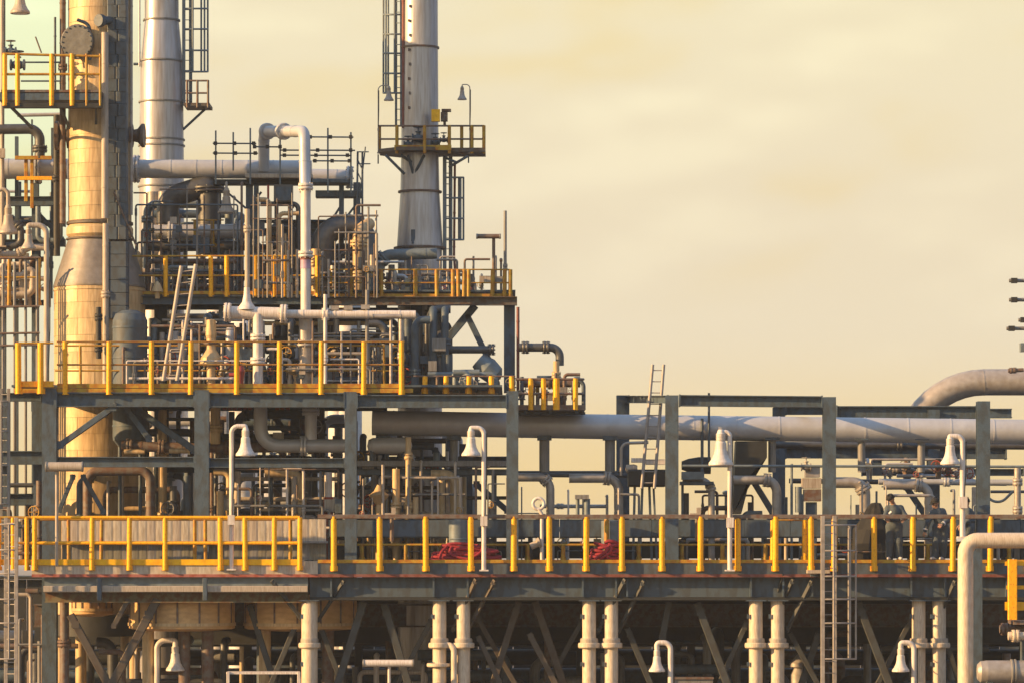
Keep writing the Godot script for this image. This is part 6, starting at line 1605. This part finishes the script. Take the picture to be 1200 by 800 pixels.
	s.box(c + up * 0.05 + look * 0.125, Vector3(0.13, 0.014, 0.07), Basis(sd, up, look)); s.tube([c + up * 0.15 - look * 0.1, c + up * 0.172, c + up * 0.145 + look * 0.08], 0.014, 8); part("helmet", s, helmet_m, t)
	s = Shape.new(); s.tube([c + sd * 0.09 + up * 0.02, c + sd * 0.06 - up * 0.11 + look * 0.06, c - sd * 0.06 - up * 0.11 + look * 0.06, c - sd * 0.09 + up * 0.02], 0.006, 5); part("chin_strap", s, "cloth_black", t)


func people() -> void:
	var y := P(0, 656.3, 0).y
	# standing, one hand on the rail, head turned down to the left
	var a := Vector3(P(1048.5, 0, -0.55).x, y, -0.55)
	person("worker in dark coverall standing upright at the rail, white boots, facing out", a, {
		hips = Vector3(0.0, 0.93, -0.06), waist = Vector3(0.0, 1.08, -0.04), chest = Vector3(0.0, 1.33, -0.0), neck = Vector3(-0.03, 1.5, 0.05), head = Vector3(-0.1, 1.63, 0.13), look = Vector3(-0.45, -0.3, 0.9),
		sh_l = Vector3(-0.2, 1.4, 0.0), el_l = Vector3(-0.27, 1.16, 0.12), wr_l = Vector3(-0.24, 1.1, 0.4), palm_l = Vector3(0, -1, 0.2),
		sh_r = Vector3(0.2, 1.41, 0.0), el_r = Vector3(0.3, 1.17, 0.08), wr_r = Vector3(0.2, 1.1, 0.4), palm_r = Vector3(0, -1, 0.2),
		hip_l = Vector3(-0.1, 0.9, -0.06), kn_l = Vector3(-0.13, 0.49, 0.0), an_l = Vector3(-0.14, 0.1, -0.02), toe_l = Vector3(-0.25, 0, 0.97),
		hip_r = Vector3(0.1, 0.9, -0.06), kn_r = Vector3(0.12, 0.49, 0.0), an_r = Vector3(0.12, 0.1, -0.04), toe_r = Vector3(0.3, 0, 0.95)}, "cloth_black", "boot_white")
	# leaning over to the left, right arm reaching down
	a = Vector3(P(1101, 0, -0.9).x, y, -0.9)
	person("worker in dark coverall bending forward to the left and reaching down", a, {
		hips = Vector3(0.05, 0.9, -0.05), waist = Vector3(0.04, 1.03, -0.02), chest = Vector3(-0.04, 1.25, 0.04), neck = Vector3(-0.08, 1.4, 0.07), head = Vector3(-0.11, 1.52, 0.1), look = Vector3(-0.85, -0.45, 0.4),
		sh_l = Vector3(-0.2, 1.27, 0.1), el_l = Vector3(-0.32, 1.02, 0.16), wr_l = Vector3(-0.4, 0.78, 0.16), palm_l = Vector3(0.5, 0, -0.8),
		sh_r = Vector3(0.12, 1.33, 0.0), el_r = Vector3(0.22, 1.07, 0.1), wr_r = Vector3(0.05, 0.96, 0.27), palm_r = Vector3(-0.5, -0.5, 0),
		hip_l = Vector3(-0.05, 0.88, -0.02), kn_l = Vector3(-0.09, 0.48, 0.06), an_l = Vector3(-0.1, 0.1, 0.0), toe_l = Vector3(-0.75, 0, 0.65),
		hip_r = Vector3(0.13, 0.88, -0.06), kn_r = Vector3(0.12, 0.48, 0.02), an_r = Vector3(0.11, 0.1, -0.06), toe_r = Vector3(-0.5, 0, 0.85)}, "cloth_black", "boot_white")
	# half hidden behind the lamp pole
	a = Vector3(P(1136, 0, -1.6).x, y, -1.6)
	person("worker half hidden behind the rightmost lamp pole, seen from the side", a, {
		hips = Vector3(0.0, 0.9, 0.0), waist = Vector3(0.0, 1.04, 0.0), chest = Vector3(-0.02, 1.26, 0.0), neck = Vector3(-0.05, 1.41, 0.01), head = Vector3(-0.08, 1.54, 0.03), look = Vector3(-0.95, -0.2, 0.25),
		sh_l = Vector3(-0.04, 1.33, 0.19), el_l = Vector3(-0.05, 1.06, 0.26), wr_l = Vector3(-0.26, 0.95, 0.22), palm_l = Vector3(0, -1, 0),
		sh_r = Vector3(0.02, 1.33, -0.19), el_r = Vector3(0.05, 1.06, -0.24), wr_r = Vector3(-0.16, 0.94, -0.2), palm_r = Vector3(0, -1, 0),
		hip_l = Vector3(-0.01, 0.87, 0.1), kn_l = Vector3(-0.06, 0.48, 0.11), an_l = Vector3(-0.06, 0.1, 0.1), toe_l = Vector3(-0.97, 0, 0.2),
		hip_r = Vector3(0.01, 0.87, -0.1), kn_r = Vector3(0.03, 0.48, -0.11), an_r = Vector3(0.06, 0.1, -0.1), toe_r = Vector3(-0.97, 0, 0.1)}, "cloth_black", "boot_white")
